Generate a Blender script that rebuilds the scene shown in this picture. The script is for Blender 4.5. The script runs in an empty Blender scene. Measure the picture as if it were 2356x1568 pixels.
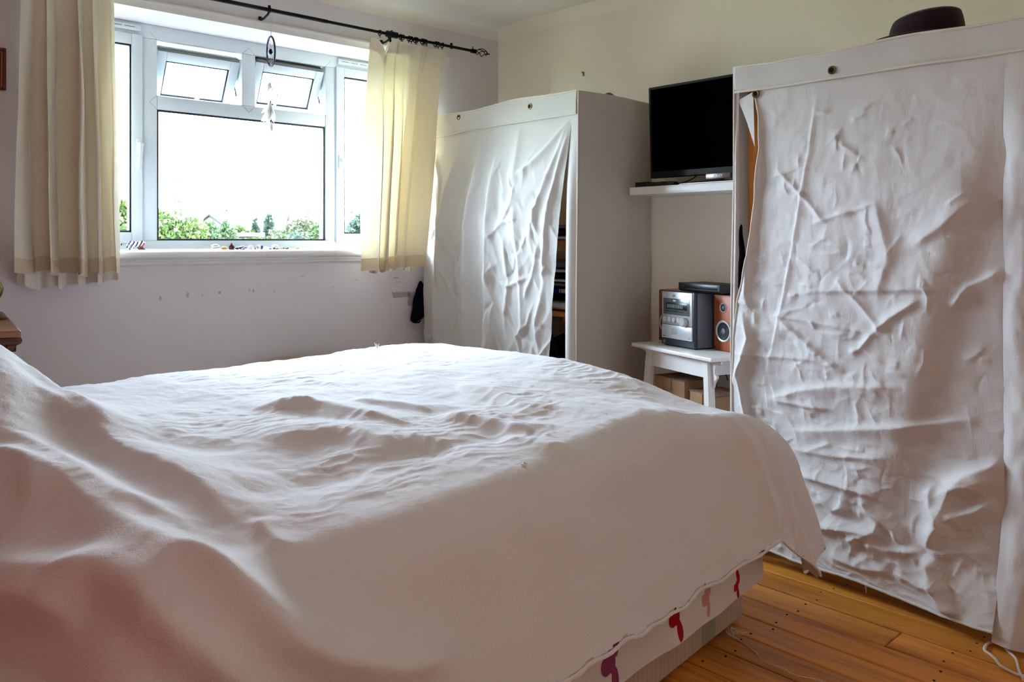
import bpy, bmesh, math, random
import numpy as np
from mathutils import Vector, Matrix

random.seed(7)
RNG = np.random.default_rng(11)
SC = bpy.context.scene
COL = SC.collection
PI = math.pi
R = math.radians

# ------------------------------------------------------------------ camera
CAM_H = 1.15
cam_d = bpy.data.cameras.new('camera')
cam = bpy.data.objects.new('camera', cam_d)
COL.objects.link(cam)
cam.location = (0, 0, CAM_H)
cam.rotation_euler = (R(90), 0, R(-42.7))
cam_d.sensor_width = 36
cam_d.lens = 29.25
cam_d.shift_y = -0.098
cam_d.clip_start = 0.03
cam_d.clip_end = 2000
SC.camera = cam

# ------------------------------------------------------------------ sky, light, exposure
world = bpy.data.worlds.new('overcast_sky')
SC.world = world
world.use_nodes = True
wbg = world.node_tree.nodes['Background']
wbg.inputs['Color'].default_value = (0.67, 0.835, 1.0, 1)
wbg.inputs['Strength'].default_value = 38.0
portal_d = bpy.data.lights.new('window_portal', 'AREA')
portal_d.shape = 'RECTANGLE'
portal_d.size = 1.95
portal_d.size_y = 1.08
portal_d.cycles.is_portal = True
portal = bpy.data.objects.new('window_portal', portal_d)
COL.objects.link(portal)
portal.location = (1.855, 4.12, 1.63)
portal.rotation_euler = (R(-90), 0, 0)
vs = SC.view_settings
vs.view_transform = 'Standard'
vs.look = 'None'
vs.gamma = 1
vs.use_curve_mapping = False
vs.exposure = 0.72
SC.cycles.use_adaptive_sampling = True
SC.cycles.adaptive_threshold = 0.07
SC.cycles.max_bounces = 8
SC.cycles.diffuse_bounces = 5
SC.cycles.transparent_max_bounces = 12

# ------------------------------------------------------------------ materials
def lin(c):
    return tuple(((v / 12.92) if v <= 0.04045 else ((v + 0.055) / 1.055) ** 2.4) for v in c)

class NT:
    def __init__(s, name):
        s.m = bpy.data.materials.new(name)
        s.m.use_nodes = True
        s.t = s.m.node_tree
        s.t.nodes.clear()
        s.out = s.t.nodes.new('ShaderNodeOutputMaterial')
    def n(s, ty, **kw):
        nd = s.t.nodes.new(ty)
        for k, v in kw.items():
            setattr(nd, k, v)
        return nd
    def l(s, a, b):
        s.t.links.new(a, b)
    def val(s, sock, v):
        if hasattr(v, 'is_output'):
            s.l(v, sock)
        elif isinstance(v, tuple) and len(v) == 3 and sock.type == 'RGBA':
            sock.default_value = (*v, 1)
        else:
            sock.default_value = v
    def math(s, op, a, b=0.0, clamp=False):
        nd = s.n('ShaderNodeMath', operation=op, use_clamp=clamp)
        s.val(nd.inputs[0], a); s.val(nd.inputs[1], b)
        return nd.outputs[0]
    def mix(s, f, a, b):
        nd = s.n('ShaderNodeMix', data_type='RGBA')
        s.val(nd.inputs[0], f); s.val(nd.inputs[6], a); s.val(nd.inputs[7], b)
        return nd.outputs[2]
    def coord(s, scale=(1, 1, 1), kind='Object'):
        tc = s.n('ShaderNodeTexCoord')
        mp = s.n('ShaderNodeMapping')
        mp.inputs['Scale'].default_value = scale
        s.l(tc.outputs[kind], mp.inputs['Vector'])
        return mp.outputs[0]
    def noise(s, vec, scale, detail=3, rough=0.55):
        nd = s.n('ShaderNodeTexNoise')
        s.l(vec, nd.inputs['Vector'])
        nd.inputs['Scale'].default_value = scale
        nd.inputs['Detail'].default_value = detail
        nd.inputs['Roughness'].default_value = rough
        return nd.outputs[0]
    def ramp(s, f, stops):
        nd = s.n('ShaderNodeValToRGB')
        el = nd.color_ramp.elements
        while len(el) < len(stops):
            el.new(0.5)
        for e, (p, c) in zip(el, stops):
            e.position = p
            e.color = (*c, 1) if len(c) == 3 else c
        s.val(nd.inputs[0], f)
        return nd.outputs[0]
    def bump(s, h, strength=0.2, dist=0.01):
        nd = s.n('ShaderNodeBump')
        nd.inputs['Strength'].default_value = strength
        nd.inputs['Distance'].default_value = dist
        s.l(h, nd.inputs['Height'])
        return nd.outputs[0]
    def pbsdf(s, col, rough=0.5, metal=0.0, spec=0.5, normal=None, sheen=0.0, **kw):
        nd = s.n('ShaderNodeBsdfPrincipled')
        s.val(nd.inputs['Base Color'], col)
        s.val(nd.inputs['Roughness'], rough)
        nd.inputs['Metallic'].default_value = metal
        nd.inputs['Specular IOR Level'].default_value = spec
        if sheen:
            nd.inputs['Sheen Weight'].default_value = sheen
        for k, v in kw.items():
            s.val(nd.inputs[k], v)
        if normal is not None:
            s.l(normal, nd.inputs['Normal'])
        return nd.outputs[0]
    def done(s, shader):
        s.l(shader, s.out.inputs['Surface'])
        return s.m

def plain(name, srgb, rough=0.5, metal=0.0, spec=0.5, var=0.06, nscale=30, bump=0.0, **kw):
    g = NT(name)
    c = lin(srgb)
    nz = g.noise(g.coord(), nscale, 3)
    dark = tuple(v * (1 - var * 2) for v in c)
    lite = tuple(min(1, v * (1 + var * 2)) for v in c)
    col = g.mix(nz, dark, lite)
    nrm = g.bump(nz, bump, 0.004) if bump else None
    return g.done(g.pbsdf(col, rough, metal, spec, nrm, **kw))

def fabric(name, srgb, transl=0.0, tcol=None, weave=900, bump=0.25, var=0.04, blotch=3.0, bdist=0.0015, crinkle=0.0):
    """woven cloth: fine crossed threads, faint blotches; some light through it"""
    g = NT(name)
    c = lin(srgb)
    v1 = g.coord((1, 1, 0.12)); v2 = g.coord((0.12, 0.12, 1))
    n1 = g.noise(v1, weave, 2); n2 = g.noise(v2, weave, 2)
    w = g.math('ADD', n1, n2)
    big = g.noise(g.coord(), blotch, 4)
    d = tuple(x * (1 - var * 2.2) for x in c); l_ = tuple(min(1, x * (1 + var)) for x in c)
    col = g.mix(big, d, l_)
    col = g.mix(g.math('MULTIPLY', g.math('SUBTRACT', w, 0.72, True), 0.35, True), col, tuple(x * 0.8 for x in c))
    if crinkle:
        ck = g.noise(g.coord((1, 1, 1)), 75, 4, .65)
        w = g.math('ADD', g.math('MULTIPLY', w, .5), g.math('MULTIPLY', ck, crinkle))
    nrm = g.bump(w, bump, bdist)
    sh = g.pbsdf(col, 0.95, 0, 0.1, nrm, sheen=0.15)
    if transl:
        tr = g.n('ShaderNodeBsdfTranslucent')
        g.val(tr.inputs['Color'], lin(tcol or srgb))
        mx = g.n('ShaderNodeMixShader')
        mx.inputs[0].default_value = transl
        g.l(sh, mx.inputs[1]); g.l(tr.outputs[0], mx.inputs[2])
        sh = mx.outputs[0]
    return g.done(sh)

def paint(name, srgb, marks=(), rough=0.85, bump=0.12):
    """wall paint with roller texture; marks: (x, z, rx, rz, srgb, strength) in metres"""
    g = NT(name)
    c = lin(srgb)
    co = g.coord()
    big = g.noise(co, 1.3, 5, 0.6)
    col = g.mix(big, tuple(v * 0.95 for v in c), tuple(min(1, v * 1.03) for v in c))
    if marks:
        sp = g.n('ShaderNodeSeparateXYZ'); g.l(co, sp.inputs[0])
        wob = g.noise(co, 90, 3)
        for (mx, mz, rx, rz, mc, st) in marks:
            dx = g.math('DIVIDE', g.math('SUBTRACT', sp.outputs[0], mx), rx)
            dz = g.math('DIVIDE', g.math('SUBTRACT', sp.outputs[2], mz), rz)
            dd = g.math('MAXIMUM', g.math('ABSOLUTE', dx), g.math('ABSOLUTE', dz)) if max(rx, rz) > .013 else g.math('SQRT', g.math('ADD', g.math('MULTIPLY', dx, dx), g.math('MULTIPLY', dz, dz)))
            dd = g.math('ADD', dd, g.math('MULTIPLY', g.math('SUBTRACT', wob, 0.5), 1.2))
            f = g.math('MULTIPLY', g.math('SUBTRACT', 1.15, dd, True), 6.0, True)
            col = g.mix(g.math('MULTIPLY', f, st), col, lin(mc))
    fine = g.noise(co, 160, 3)
    return g.done(g.pbsdf(col, rough, 0, 0.25, g.bump(fine, bump, 0.002)))

def wood(name, c1, c2, axis='Y', scale=6.0, rough=0.4, rnd=True, knots=0.0, spec=0.4):
    g = NT(name)
    s = {'X': (0.07, 1, 1), 'Y': (1, 0.07, 1), 'Z': (1, 1, 0.07)}[axis]
    vec = g.coord(s)
    oi = g.n('ShaderNodeObjectInfo')
    ad = g.n('ShaderNodeVectorMath', operation='ADD')
    sc = g.n('ShaderNodeVectorMath', operation='SCALE')
    cmb = g.n('ShaderNodeCombineXYZ')
    for i in range(3):
        g.l(oi.outputs['Random'], cmb.inputs[i])
    g.l(cmb.outputs[0], sc.inputs[0]); sc.inputs['Scale'].default_value = 23.0 if rnd else 0.0
    g.l(vec, ad.inputs[0]); g.l(sc.outputs[0], ad.inputs[1])
    v = ad.outputs[0]
    n1 = g.noise(v, scale * 3, 6, 0.6)
    n2 = g.noise(v, scale * 14, 4, 0.6)
    f = g.math('ADD', g.math('MULTIPLY', n1, 0.7), g.math('MULTIPLY', n2, 0.3))
    col = g.ramp(f, [(0.32, lin(c2)), (0.52, lin(c1)), (0.72, tuple(min(1, q * 1.25) for q in lin(c1)))])
    br = g.math('ADD', 0.78, g.math('MULTIPLY', oi.outputs['Random'], 0.4))
    hs = g.n('ShaderNodeHueSaturation')
    g.l(col, hs.inputs['Color']); g.l(br, hs.inputs['Value'])
    col = hs.outputs[0]
    if knots:
        vo = g.n('ShaderNodeTexVoronoi')
        kv = g.coord({'X': (0.5, 1, 1), 'Y': (1, 0.5, 1), 'Z': (1, 1, 0.5)}[axis])
        a2 = g.n('ShaderNodeVectorMath', operation='ADD')
        g.l(kv, a2.inputs[0]); g.l(sc.outputs[0], a2.inputs[1])
        g.l(a2.outputs[0], vo.inputs['Vector']); vo.inputs['Scale'].default_value = 7.0
        k = g.math('MULTIPLY', g.math('SUBTRACT', knots, vo.outputs['Distance'], True), 22, True)
        col = g.mix(k, col, lin((0.18, 0.09, 0.04)))
        ws = g.math('MULTIPLY', g.math('SUBTRACT', g.noise(g.coord((1, 0.4, 1)), 60, 5, 0.75), 0.67, True), 5, True)
        col = g.mix(g.math('MULTIPLY', ws, 0.5), col, lin((0.86, 0.66, 0.38)))
    rg = g.math('ADD', rough - 0.1, g.math('MULTIPLY', n1, 0.25))
    return g.done(g.pbsdf(col, rg, 0, spec, g.bump(n2, 0.1, 0.002)))

def glass_pane(name):
    g = NT(name)
    tr = g.n('ShaderNodeBsdfTransparent'); tr.inputs[0].default_value = (0.97, 0.985, 0.98, 1)
    gl = g.n('ShaderNodeBsdfGlossy'); gl.inputs['Roughness'].default_value = 0.02
    fr = g.n('ShaderNodeFresnel'); fr.inputs[0].default_value = 1.3
    mx = g.n('ShaderNodeMixShader')
    g.l(fr.outputs[0], mx.inputs[0]); g.l(tr.outputs[0], mx.inputs[1]); g.l(gl.outputs[0], mx.inputs[2])
    return g.done(mx.outputs[0])

def stone(name, srgb, trans=0.0, rough=0.12):
    return plain(name, srgb, rough, 0, 0.6, 0.15, 60, **({'Transmission Weight': trans} if trans else {}))

def leafmat(name, c1, c2, c3):
    g = NT(name)
    nz = g.noise(g.coord(), 3.5, 5, 0.7)
    col = g.ramp(nz, [(0.3, lin(c1)), (0.5, lin(c2)), (0.7, lin(c3))])
    a = g.pbsdf(col, 0.7, 0, 0.3)
    tr = g.n('ShaderNodeBsdfTranslucent'); g.l(col, tr.inputs['Color'])
    mx = g.n('ShaderNodeMixShader'); mx.inputs[0].default_value = 0.12
    g.l(a, mx.inputs[1]); g.l(tr.outputs[0], mx.inputs[2])
    return g.done(mx.outputs[0])

wall_marks = [(1.454, 0.908, .006, .012, (.55, .38, .33), 0.44), (1.52, .905, .004, .006, (.5, .42, .38), 0.33),
              (1.335, .899, .006, .010, (.6, .42, .36), 0.44), (1.60, .912, .007, .005, (.35, .28, .25), 0.50),
              (1.765, .913, .005, .007, (.35, .28, .25), 0.50), (1.745, .916, .004, .008, (.5, .42, .4), 0.33),
              (1.87, .905, .004, .005, (.45, .38, .36), 0.39), (2.19, .915, .005, .005, (.45, .42, .4), 0.33),
              (2.33, .945, .005, .004, (.6, .45, .3), 0.39), (2.02, .975, .008, .003, (.4, .38, .38), 0.33),
              (2.575, .950, .016, .0022, (.12, .12, .12), 0.50), (2.59, .926, .018, .0018, (.2, .2, .2), 0.44),
              (2.61, .858, .055, .014, (.47, .37, .34), .55), (2.675, .83, .022, .036, (.47, .37, .34), .55)]
M = dict(
    wall_win=paint('lilac_white_wall_paint', (.88, .85, .86), wall_marks),
    wall_cream=paint('cream_wall_paint', (.96, .92, .85)),
    wall_pink=paint('dusty_pink_wall_paint', (.80, .52, .47)),
    ceiling=paint('ceiling_paint', (.92, .895, .85)),
    upvc=plain('white_upvc', (.80, .83, .86), .3, 0, .5, .01),
    gasket=plain('black_rubber_gasket', (.07, .08, .09), .6),
    grey_seal=plain('grey_seal_strip', (.35, .34, .32), .6),
    gloss_white=plain('white_gloss_paint', (.90, .88, .87), .3, 0, .5, .02),
    glass=glass_pane('window_glass'),
    plank=wood('varnished_pine_boards', (.86, .56, .22), (.60, .32, .10), 'Y', 6, .38, True, .055),
    subfloor=plain('dark_subfloor', (.04, .025, .02), .9),
    pine=wood('pine_frame', (.85, .56, .28), (.70, .40, .16), 'Z', 5, .5),
    pine_y=wood('pine_slats', (.84, .55, .27), (.68, .38, .15), 'Y', 5, .5),
    mahogany=wood('brown_chest_wood', (.66, .42, .28), (.42, .22, .13), 'X', 5, .35),
    mahogany_dark=wood('dark_chest_wood', (.36, .18, .11), (.20, .09, .06), 'X', 5, .35),
    picture=wood('picture_frame_wood', (.42, .22, .15), (.28, .13, .09), 'Z', 8, .35),
    picture_gold=plain('gilt_slip', (.62, .40, .20), .4, .3),
    picture_art=plain('dark_print', (.33, .14, .08), .5, 0, .4, .2, 12),
    speaker_wood=wood('cherry_speaker_wood', (.66, .34, .18), (.50, .24, .12), 'Z', 5, .4),
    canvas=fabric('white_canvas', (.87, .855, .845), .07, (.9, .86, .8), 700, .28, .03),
    canvas_shaded=fabric('shaded_white_canvas', (.76, .72, .68), .04, (.8, .74, .68), 700, .3, .03),  # same white cloth, shade of the side facing away from the window coloured in
    canvas_pink=fabric('offwhite_canvas', (.87, .85, .85), .06, (.9, .84, .8), 500, .45, .05, 5.0, .002),
    piping=fabric('cotton_tape', (.90, .86, .82), 0, None, 900, .2),
    throw=fabric('crinkled_cotton_throw', (.90, .875, .89), .0, None, 420, .40, .025, 6.0, .0025, 1.6),
    sheet_plain=fabric('cotton_sheet', (.88, .84, .84), .0, None, 900, .2),
    curtain=fabric('cream_curtain', (.92, .88, .83), .15, (.98, .91, .70), 600, .25, .03),
    lining=fabric('curtain_lining', (.92, .89, .84), .20, (.98, .91, .74), 900, .15, .02),
    hem=fabric('curtain_hem', (.86, .79, .70), .12, (.95, .80, .55), 600, .25, .03),
    iron=plain('black_iron', (.05, .05, .05), .45, .6),
    brass=plain('old_brass', (.50, .42, .26), .35, .9),
    eyelet_dark=plain('dark_hole', (.03, .03, .03), .9),
    tv_black=plain('black_plastic', (.025, .025, .027), .35, 0, .4, .01),
    tv_screen=plain('switched_off_screen', (.012, .012, .013), .5, 0, .0, .0),
    black_matt=plain('matt_black_plastic', (.06, .06, .065), .55),
    badge=plain('brushed_badge', (.52, .46, .45), .3, .8),
    badge_text=plain('badge_lettering', (.78, .76, .76), .4, .3),
    silver=plain('silver_plastic', (.72, .72, .73), .32, .35, .5, .02),
    silver_lite=plain('pale_silver_plastic', (.80, .81, .83), .3, .25, .5, .02),
    grey_case=plain('grey_metal_case', (.40, .41, .44), .4, .3, .5, .03),
    dark_grey=plain('dark_grey_plastic', (.20, .21, .25), .35, .1),
    lcd=plain('lcd_panel', (.38, .40, .42), .2, .2),
    lcd_dark=plain('lcd_dark', (.12, .14, .15), .25),
    lcd_seg=plain('lcd_segment', (.45, .50, .50), .4),
    cone_grey=plain('speaker_cone', (.45, .45, .48), .5),
    cardboard=plain('cardboard', (.66, .52, .40), .85, 0, .2, .05, 14),
    cardboard_dark=plain('cardboard_lid', (.55, .44, .36), .85, 0, .2, .06, 14),
    felt=plain('dark_plum_felt', (.165, .085, .125), .95, 0, .1, .12, 60, .3, sheen=.3),
    black_cloth=plain('black_cloth', (.035, .035, .045), .95, 0, .1, .2, 30),
    navy_cloth=plain('navy_cloth', (.06, .06, .10), .95, 0, .1, .2, 30),
    blue_cloth=plain('blue_cloth', (.10, .16, .45), .9, 0, .1, .1, 30),
    grey_cloth=plain('grey_cloth', (.45, .44, .44), .9, 0, .1, .12, 30),
    white_cloth=plain('white_cloth', (.85, .84, .84), .9, 0, .1, .05, 30),
    red_cloth=plain('red_cloth', (.55, .22, .22), .9),
    purple_thread=plain('purple_binding', (.16, .10, .32), .7),
    feather=fabric('white_feather', (.93, .92, .92), .3, None, 600, .3),
    web=plain('web_thread', (.75, .72, .74), .6),
    thread=plain('white_thread', (.90, .86, .82), .9),
    render_wall=plain('pebble_dash', (.24, .225, .21), .95, 0, .1, .08, 40),
    roof=plain('slate_roof', (.105, .095, .10), .8, 0, .2, .1, 3),
    shed_roof=plain('mint_shed_roof', (.17, .235, .215), .8),
    shed_wall=plain('white_shed_wall', (.26, .26, .255), .9),
    ground=plain('pale_dry_lawn', (.50, .52, .40), .95, 0, .1, .2, .6),
    hill=plain('distant_hill_grass', (.235, .28, .30), 1, 0, 0, .05, .02),
    bark=plain('bark', (.12, .10, .09), .95, 0, .1, .2, 20),
    leaf_lime=leafmat('lime_leaves', (.116, .172, .048), (.186, .233, .068), (.254, .267, .124)),
    leaf_green=leafmat('green_leaves', (.097, .158, .061), (.152, .213, .089), (.220, .254, .145)),
    leaf_teal=leafmat('blue_green_leaves', (.082, .145, .109), (.138, .199, .158), (.199, .247, .199)),
    leaf_olive=leafmat('olive_leaves', (.145, .158, .089), (.206, .213, .131), (.261, .247, .179)),
    leaf_dark=leafmat('conifer_needles', (.061, .104, .075), (.097, .138, .104), (.138, .179, .131)),
    foil=plain('chrome', (.75, .75, .78), .15, 1),
)
def divan_mat():
    g = NT('striped_divan_ticking')
    co = g.coord()
    sp = g.n('ShaderNodeSeparateXYZ'); g.l(co, sp.inputs[0])
    x = sp.outputs[0]
    w1 = g.math('FRACT', g.math('MULTIPLY', x, 2.1))
    green = g.math('MULTIPLY', g.math('GREATER_THAN', w1, .42), g.math('LESS_THAN', w1, .60))
    w2 = g.math('FRACT', g.math('MULTIPLY', x, 46))
    fine = g.math('GREATER_THAN', w2, .62)
    base = g.mix(g.noise(co, 5, 4), lin((.74, .66, .58)), lin((.82, .73, .66)))
    c = g.mix(g.math('MULTIPLY', green, .8), base, lin((.60, .60, .52)))
    c = g.mix(g.math('MULTIPLY', fine, .22), c, lin((.62, .50, .44)))
    return g.done(g.pbsdf(c, .9, 0, .15, g.bump(g.noise(co, 700, 2), .2, .002)))
M['divan'] = divan_mat()
M['lining_dense'] = fabric('dense_curtain_lining', (.90, .86, .82), .05, (.95, .88, .74), 900, .15, .02)
# ------------------------------------------------------------------ noise
def _hash2(ix, iy, seed):
    h = (ix.astype(np.int64) * 374761393 + iy.astype(np.int64) * 668265263 + seed * 1442695041) & 0x7fffffff
    h = ((h ^ (h >> 13)) * 1274126177) & 0x7fffffff
    return ((h ^ (h >> 16)) & 0xffff) / 65535.0
def gnoise(x, y, seed=0):
    ix = np.floor(x); iy = np.floor(y); fx = x - ix; fy = y - iy
    ux = fx * fx * fx * (fx * (fx * 6 - 15) + 10); uy = fy * fy * fy * (fy * (fy * 6 - 15) + 10)
    def g(ox, oy):
        a = _hash2(ix + ox, iy + oy, seed) * 2 * PI
        return np.cos(a) * (fx - ox) + np.sin(a) * (fy - oy)
    a = g(0, 0); b = g(1, 0); c = g(0, 1); d = g(1, 1)
    return 1.5 * ((a + (b - a) * ux) * (1 - uy) + (c + (d - c) * ux) * uy)
def fbm(x, y, oct=4, seed=0, gain=.5):
    s = 0; a = 1.0
    for o in range(oct):
        s = s + a * gnoise(x, y, seed + o * 17); x = x * 2.03 + 3.1; y = y * 2.03 - 1.7; a *= gain
    return s
def ridged(x, y, seed=0, k=2.0):
    return np.clip(1 - np.abs(gnoise(x, y, seed)) * 1.9, 0, 1) ** k
def sstep(a, b, x):
    t = np.clip((x - a) / (b - a), 0, 1)
    return t * t * (3 - 2 * t)
def polyline_field(X, Y, pts):
    """distance to a polyline, vector from nearest point, parameter along it (0..1)"""
    pts = np.array(pts, float)
    seg = np.linalg.norm(np.diff(pts, axis=0), axis=1); cum = np.concatenate([[0], np.cumsum(seg)])
    best = np.full(X.shape, 1e9); vx = np.zeros(X.shape); vy = np.zeros(X.shape); tt = np.zeros(X.shape)
    for i in range(len(seg)):
        ax, ay = pts[i]; bx, by = pts[i + 1]; dx, dy = bx - ax, by - ay
        t = np.clip(((X - ax) * dx + (Y - ay) * dy) / (dx * dx + dy * dy + 1e-12), 0, 1)
        px = X - (ax + t * dx); py = Y - (ay + t * dy)
        d = np.hypot(px, py); k = d < best
        best = np.where(k, d, best); vx = np.where(k, px, vx); vy = np.where(k, py, vy)
        tt = np.where(k, (cum[i] + t * seg[i]) / cum[-1], tt)
    return best, vx, vy, tt
def ridge(X, Y, pts, h, wpos, wneg, ref=(1, 0), power=2.0, taper=.25):
    """fold: wide skirt on the ref side, steep on the other, fading at its ends"""
    d, vx, vy, t = polyline_field(X, Y, pts)
    side = vx * ref[0] + vy * ref[1] > 0
    w = np.where(side, wpos, wneg)
    e = np.minimum(sstep(-.02, taper, t), sstep(-.02, taper, 1 - t))
    return h * np.exp(-(d / w) ** power) * e

# ------------------------------------------------------------------ mesh helpers
def link_mesh(name, me, mat, parent=None, smooth=True):
    if mat is not None:
        me.materials.append(M[mat] if isinstance(mat, str) else mat)
    if smooth:
        me.polygons.foreach_set('use_smooth', [True] * len(me.polygons))
    o = bpy.data.objects.new(name, me)
    COL.objects.link(o)
    if parent is not None:
        o.parent = parent
    return o
def thing(name, label, cat, loc=(0, 0, 0), rz=0.0, group=None):
    o = bpy.data.objects.new(name, None)
    o.empty_display_size = .05
    COL.objects.link(o)
    o.location = loc; o.rotation_euler = (0, 0, rz)
    o['label'] = label; o['category'] = cat
    if group: o['group'] = group
    return o
def tag(o, label, cat, group=None):
    o['label'] = label; o['category'] = cat
    if group: o['group'] = group
    return o
def struct(o):
    o['kind'] = 'structure'
    return o
def grid(name, X, Y, Z, mat, parent=None, off=(0, 0, 0), mask=None, thick=0.0, wrap=False):
    """sheet from 2-D coordinate arrays"""
    m, n = X.shape
    co = np.stack([X - off[0], Y - off[1], Z - off[2]], -1).reshape(-1, 3)
    i = np.arange(m * n).reshape(m, n)
    q = np.stack([i[:-1, :-1], i[1:, :-1], i[1:, 1:], i[:-1, 1:]], -1).reshape(-1, 4)
    if wrap:
        q = np.concatenate([q, np.stack([i[:-1, -1], i[1:, -1], i[1:, 0], i[:-1, 0]], -1)])
    if mask is not None:
        mk = mask.reshape(-1)
        q = q[mk[q].all(axis=1)]
        used = np.unique(q); re = np.zeros(m * n, int); re[used] = np.arange(len(used))
        co = co[used]; q = re[q]
    me = bpy.data.meshes.new(name)
    me.vertices.add(len(co)); me.vertices.foreach_set('co', co.ravel())
    me.loops.add(q.size); me.loops.foreach_set('vertex_index', q.ravel().astype(np.int32))
    me.polygons.add(len(q))
    me.polygons.foreach_set('loop_start', (np.arange(len(q)) * 4).astype(np.int32))
    me.update(calc_edges=True); me.validate()
    o = link_mesh(name, me, mat, parent)
    if thick:
        md = o.modifiers.new('cloth_thickness', 'SOLIDIFY'); md.thickness = thick; md.offset = -1
    return o
class MB:
    """collects shapes into one mesh"""
    def __init__(s): s.bm = bmesh.new()
    def box(s, lo, hi, bev=0.0, seg=2, mat=None):
        b = bmesh.new()
        bmesh.ops.create_cube(b, size=1)
        for v in b.verts:
            v.co = Vector([(lo[k] + hi[k]) / 2 + v.co[k] * (hi[k] - lo[k]) for k in range(3)])
        if bev:
            bmesh.ops.bevel(b, geom=b.edges[:], offset=bev, segments=seg, affect='EDGES', profile=.5)
        return s._merge(b, mat)
    def _merge(s, b, mat=None):
        if mat is not None: b.transform(mat)
        me = bpy.data.meshes.new('tmp'); b.to_mesh(me); b.free()
        s.bm.from_mesh(me); bpy.data.meshes.remove(me)
        return s
    def tube(s, pts, r, seg=10, caps=True, close=False):
        pts = [Vector(p) for p in pts]; n = len(pts)
        rs = r if isinstance(r, (list, tuple, np.ndarray)) else [r] * n
        rings = []; prev = None
        for i in range(n):
            if close: tan = pts[(i + 1) % n] - pts[i - 1]
            else: tan = pts[min(i + 1, n - 1)] - pts[max(i - 1, 0)]
            tan.normalize()
            if prev is None:
                a = tan.orthogonal().normalized()
            else:
                a = (prev - tan * prev.dot(tan)).normalized()
            prev = a; b = tan.cross(a)
            rings.append([s.bm.verts.new(pts[i] + (a * math.cos(2 * PI * k / seg) + b * math.sin(2 * PI * k / seg)) * rs[i]) for k in range(seg)])
        for i in range(n if close else n - 1):
            A = rings[i]; B = rings[(i + 1) % n]
            for k in range(seg):
                s.bm.faces.new((A[k], A[(k + 1) % seg], B[(k + 1) % seg], B[k]))
        if caps and not close:
            s.bm.faces.new(rings[0][::-1]); s.bm.faces.new(rings[-1])
        return s
    def lathe(s, prof, seg=24, mat=None, sx=1.0, sy=1.0):
        b = bmesh.new(); rings = []
        for (r, z) in prof:
            rings.append([b.verts.new((r * sx * math.cos(2 * PI * k / seg), r * sy * math.sin(2 * PI * k / seg), z)) for k in range(seg)])
        for A, B in zip(rings, rings[1:]):
            for k in range(seg):
                b.faces.new((A[k], A[(k + 1) % seg], B[(k + 1) % seg], B[k]))
        if prof[0][0] > 1e-5: b.faces.new(rings[0][::-1])
        if prof[-1][0] > 1e-5: b.faces.new(rings[-1])
        bmesh.ops.remove_doubles(b, verts=b.verts[:], dist=1e-6)
        return s._merge(b, mat)
    def prism(s, poly, axis, a, b, mat=None, bev=0.0):
        """extrude a 2-D outline along an axis (0/1/2) from a to b"""
        bb = bmesh.new()
        def P(p, t):
            c = list(p); c.insert(axis, t); return c
        va = [bb.verts.new(P(p, a)) for p in poly]; vb = [bb.verts.new(P(p, b)) for p in poly]
        n = len(poly)
        bb.faces.new(va); bb.faces.new(vb[::-1])
        for k in range(n):
            bb.faces.new((va[k], vb[k], vb[(k + 1) % n], va[(k + 1) % n]))
        bmesh.ops.recalc_face_normals(bb, faces=bb.faces[:])
        if bev:
            bmesh.ops.bevel(bb, geom=bb.edges[:], offset=bev, segments=2, affect='EDGES', profile=.5)
        return s._merge(bb, mat)
    def ball(s, c, r, sub=2, jit=0.0, seed=0):
        b = bmesh.new(); bmesh.ops.create_icosphere(b, subdivisions=sub, radius=1)
        rr = r if isinstance(r, (tuple, list)) else (r, r, r)
        rg = random.Random(seed)
        ph = [rg.uniform(0, 6) for _ in range(6)]
        for v in b.verts:
            k = 1 + jit * (math.sin(v.co.x * 3 + ph[0]) * math.sin(v.co.y * 3.4 + ph[1]) + .6 * math.sin(v.co.z * 5 + v.co.x * 4 + ph[2]))
            v.co = Vector([c[i] + v.co[i] * rr[i] * k for i in range(3)])
        return s._merge(b)
    def torus(s, c, R_, r, n=(0, 0, 1), seg=24, rseg=8, sx=1.0):
        q = Vector(n).normalized().to_track_quat('Z', 'Y')
        pts = [Vector(c) + q @ Vector((R_ * sx * math.cos(2 * PI * k / seg), R_ * math.sin(2 * PI * k / seg), 0)) for k in range(seg)]
        return s.tube(pts, r, rseg, close=True)
    def build(s, name, mat, parent=None, off=(0, 0, 0), smooth=None):
        me = bpy.data.meshes.new(name)
        if any(off): bmesh.ops.translate(s.bm, verts=s.bm.verts[:], vec=(-off[0], -off[1], -off[2]))
        bmesh.ops.recalc_face_normals(s.bm, faces=s.bm.faces[:])
        s.bm.to_mesh(me); s.bm.free()
        o = link_mesh(name, me, mat, parent, smooth=True)
        if smooth is not True:
            try: me.set_sharp_from_angle(angle=R(32))
            except Exception: pass
        return o
def boxp(name, lo, hi, mat, parent=None, off=(0, 0, 0), bev=.002):
    return MB().box(lo, hi, bev).build(name, mat, parent, off)
def copy_tree(o, parent=None):
    c = o.copy(); COL.objects.link(c)
    if parent is not None: c.parent = parent
    for ch in list(o.children): copy_tree(ch, c)
    return c
def text_mesh(name, body, size, mat, parent, matrix, extrude=.0006):
    cu = bpy.data.curves.new('lettering', 'FONT'); cu.body = body; cu.size = size; cu.extrude = extrude
    cu.align_x = 'CENTER'; cu.align_y = 'CENTER'
    t = bpy.data.objects.new('lettering_tmp', cu); COL.objects.link(t)
    bpy.context.view_layer.update()
    me = bpy.data.meshes.new_from_object(t.evaluated_get(bpy.context.evaluated_depsgraph_get()))
    bpy.data.objects.remove(t)
    me.transform(matrix)
    me.materials.clear()
    return link_mesh(name, me, mat, parent, smooth=False)
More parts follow.
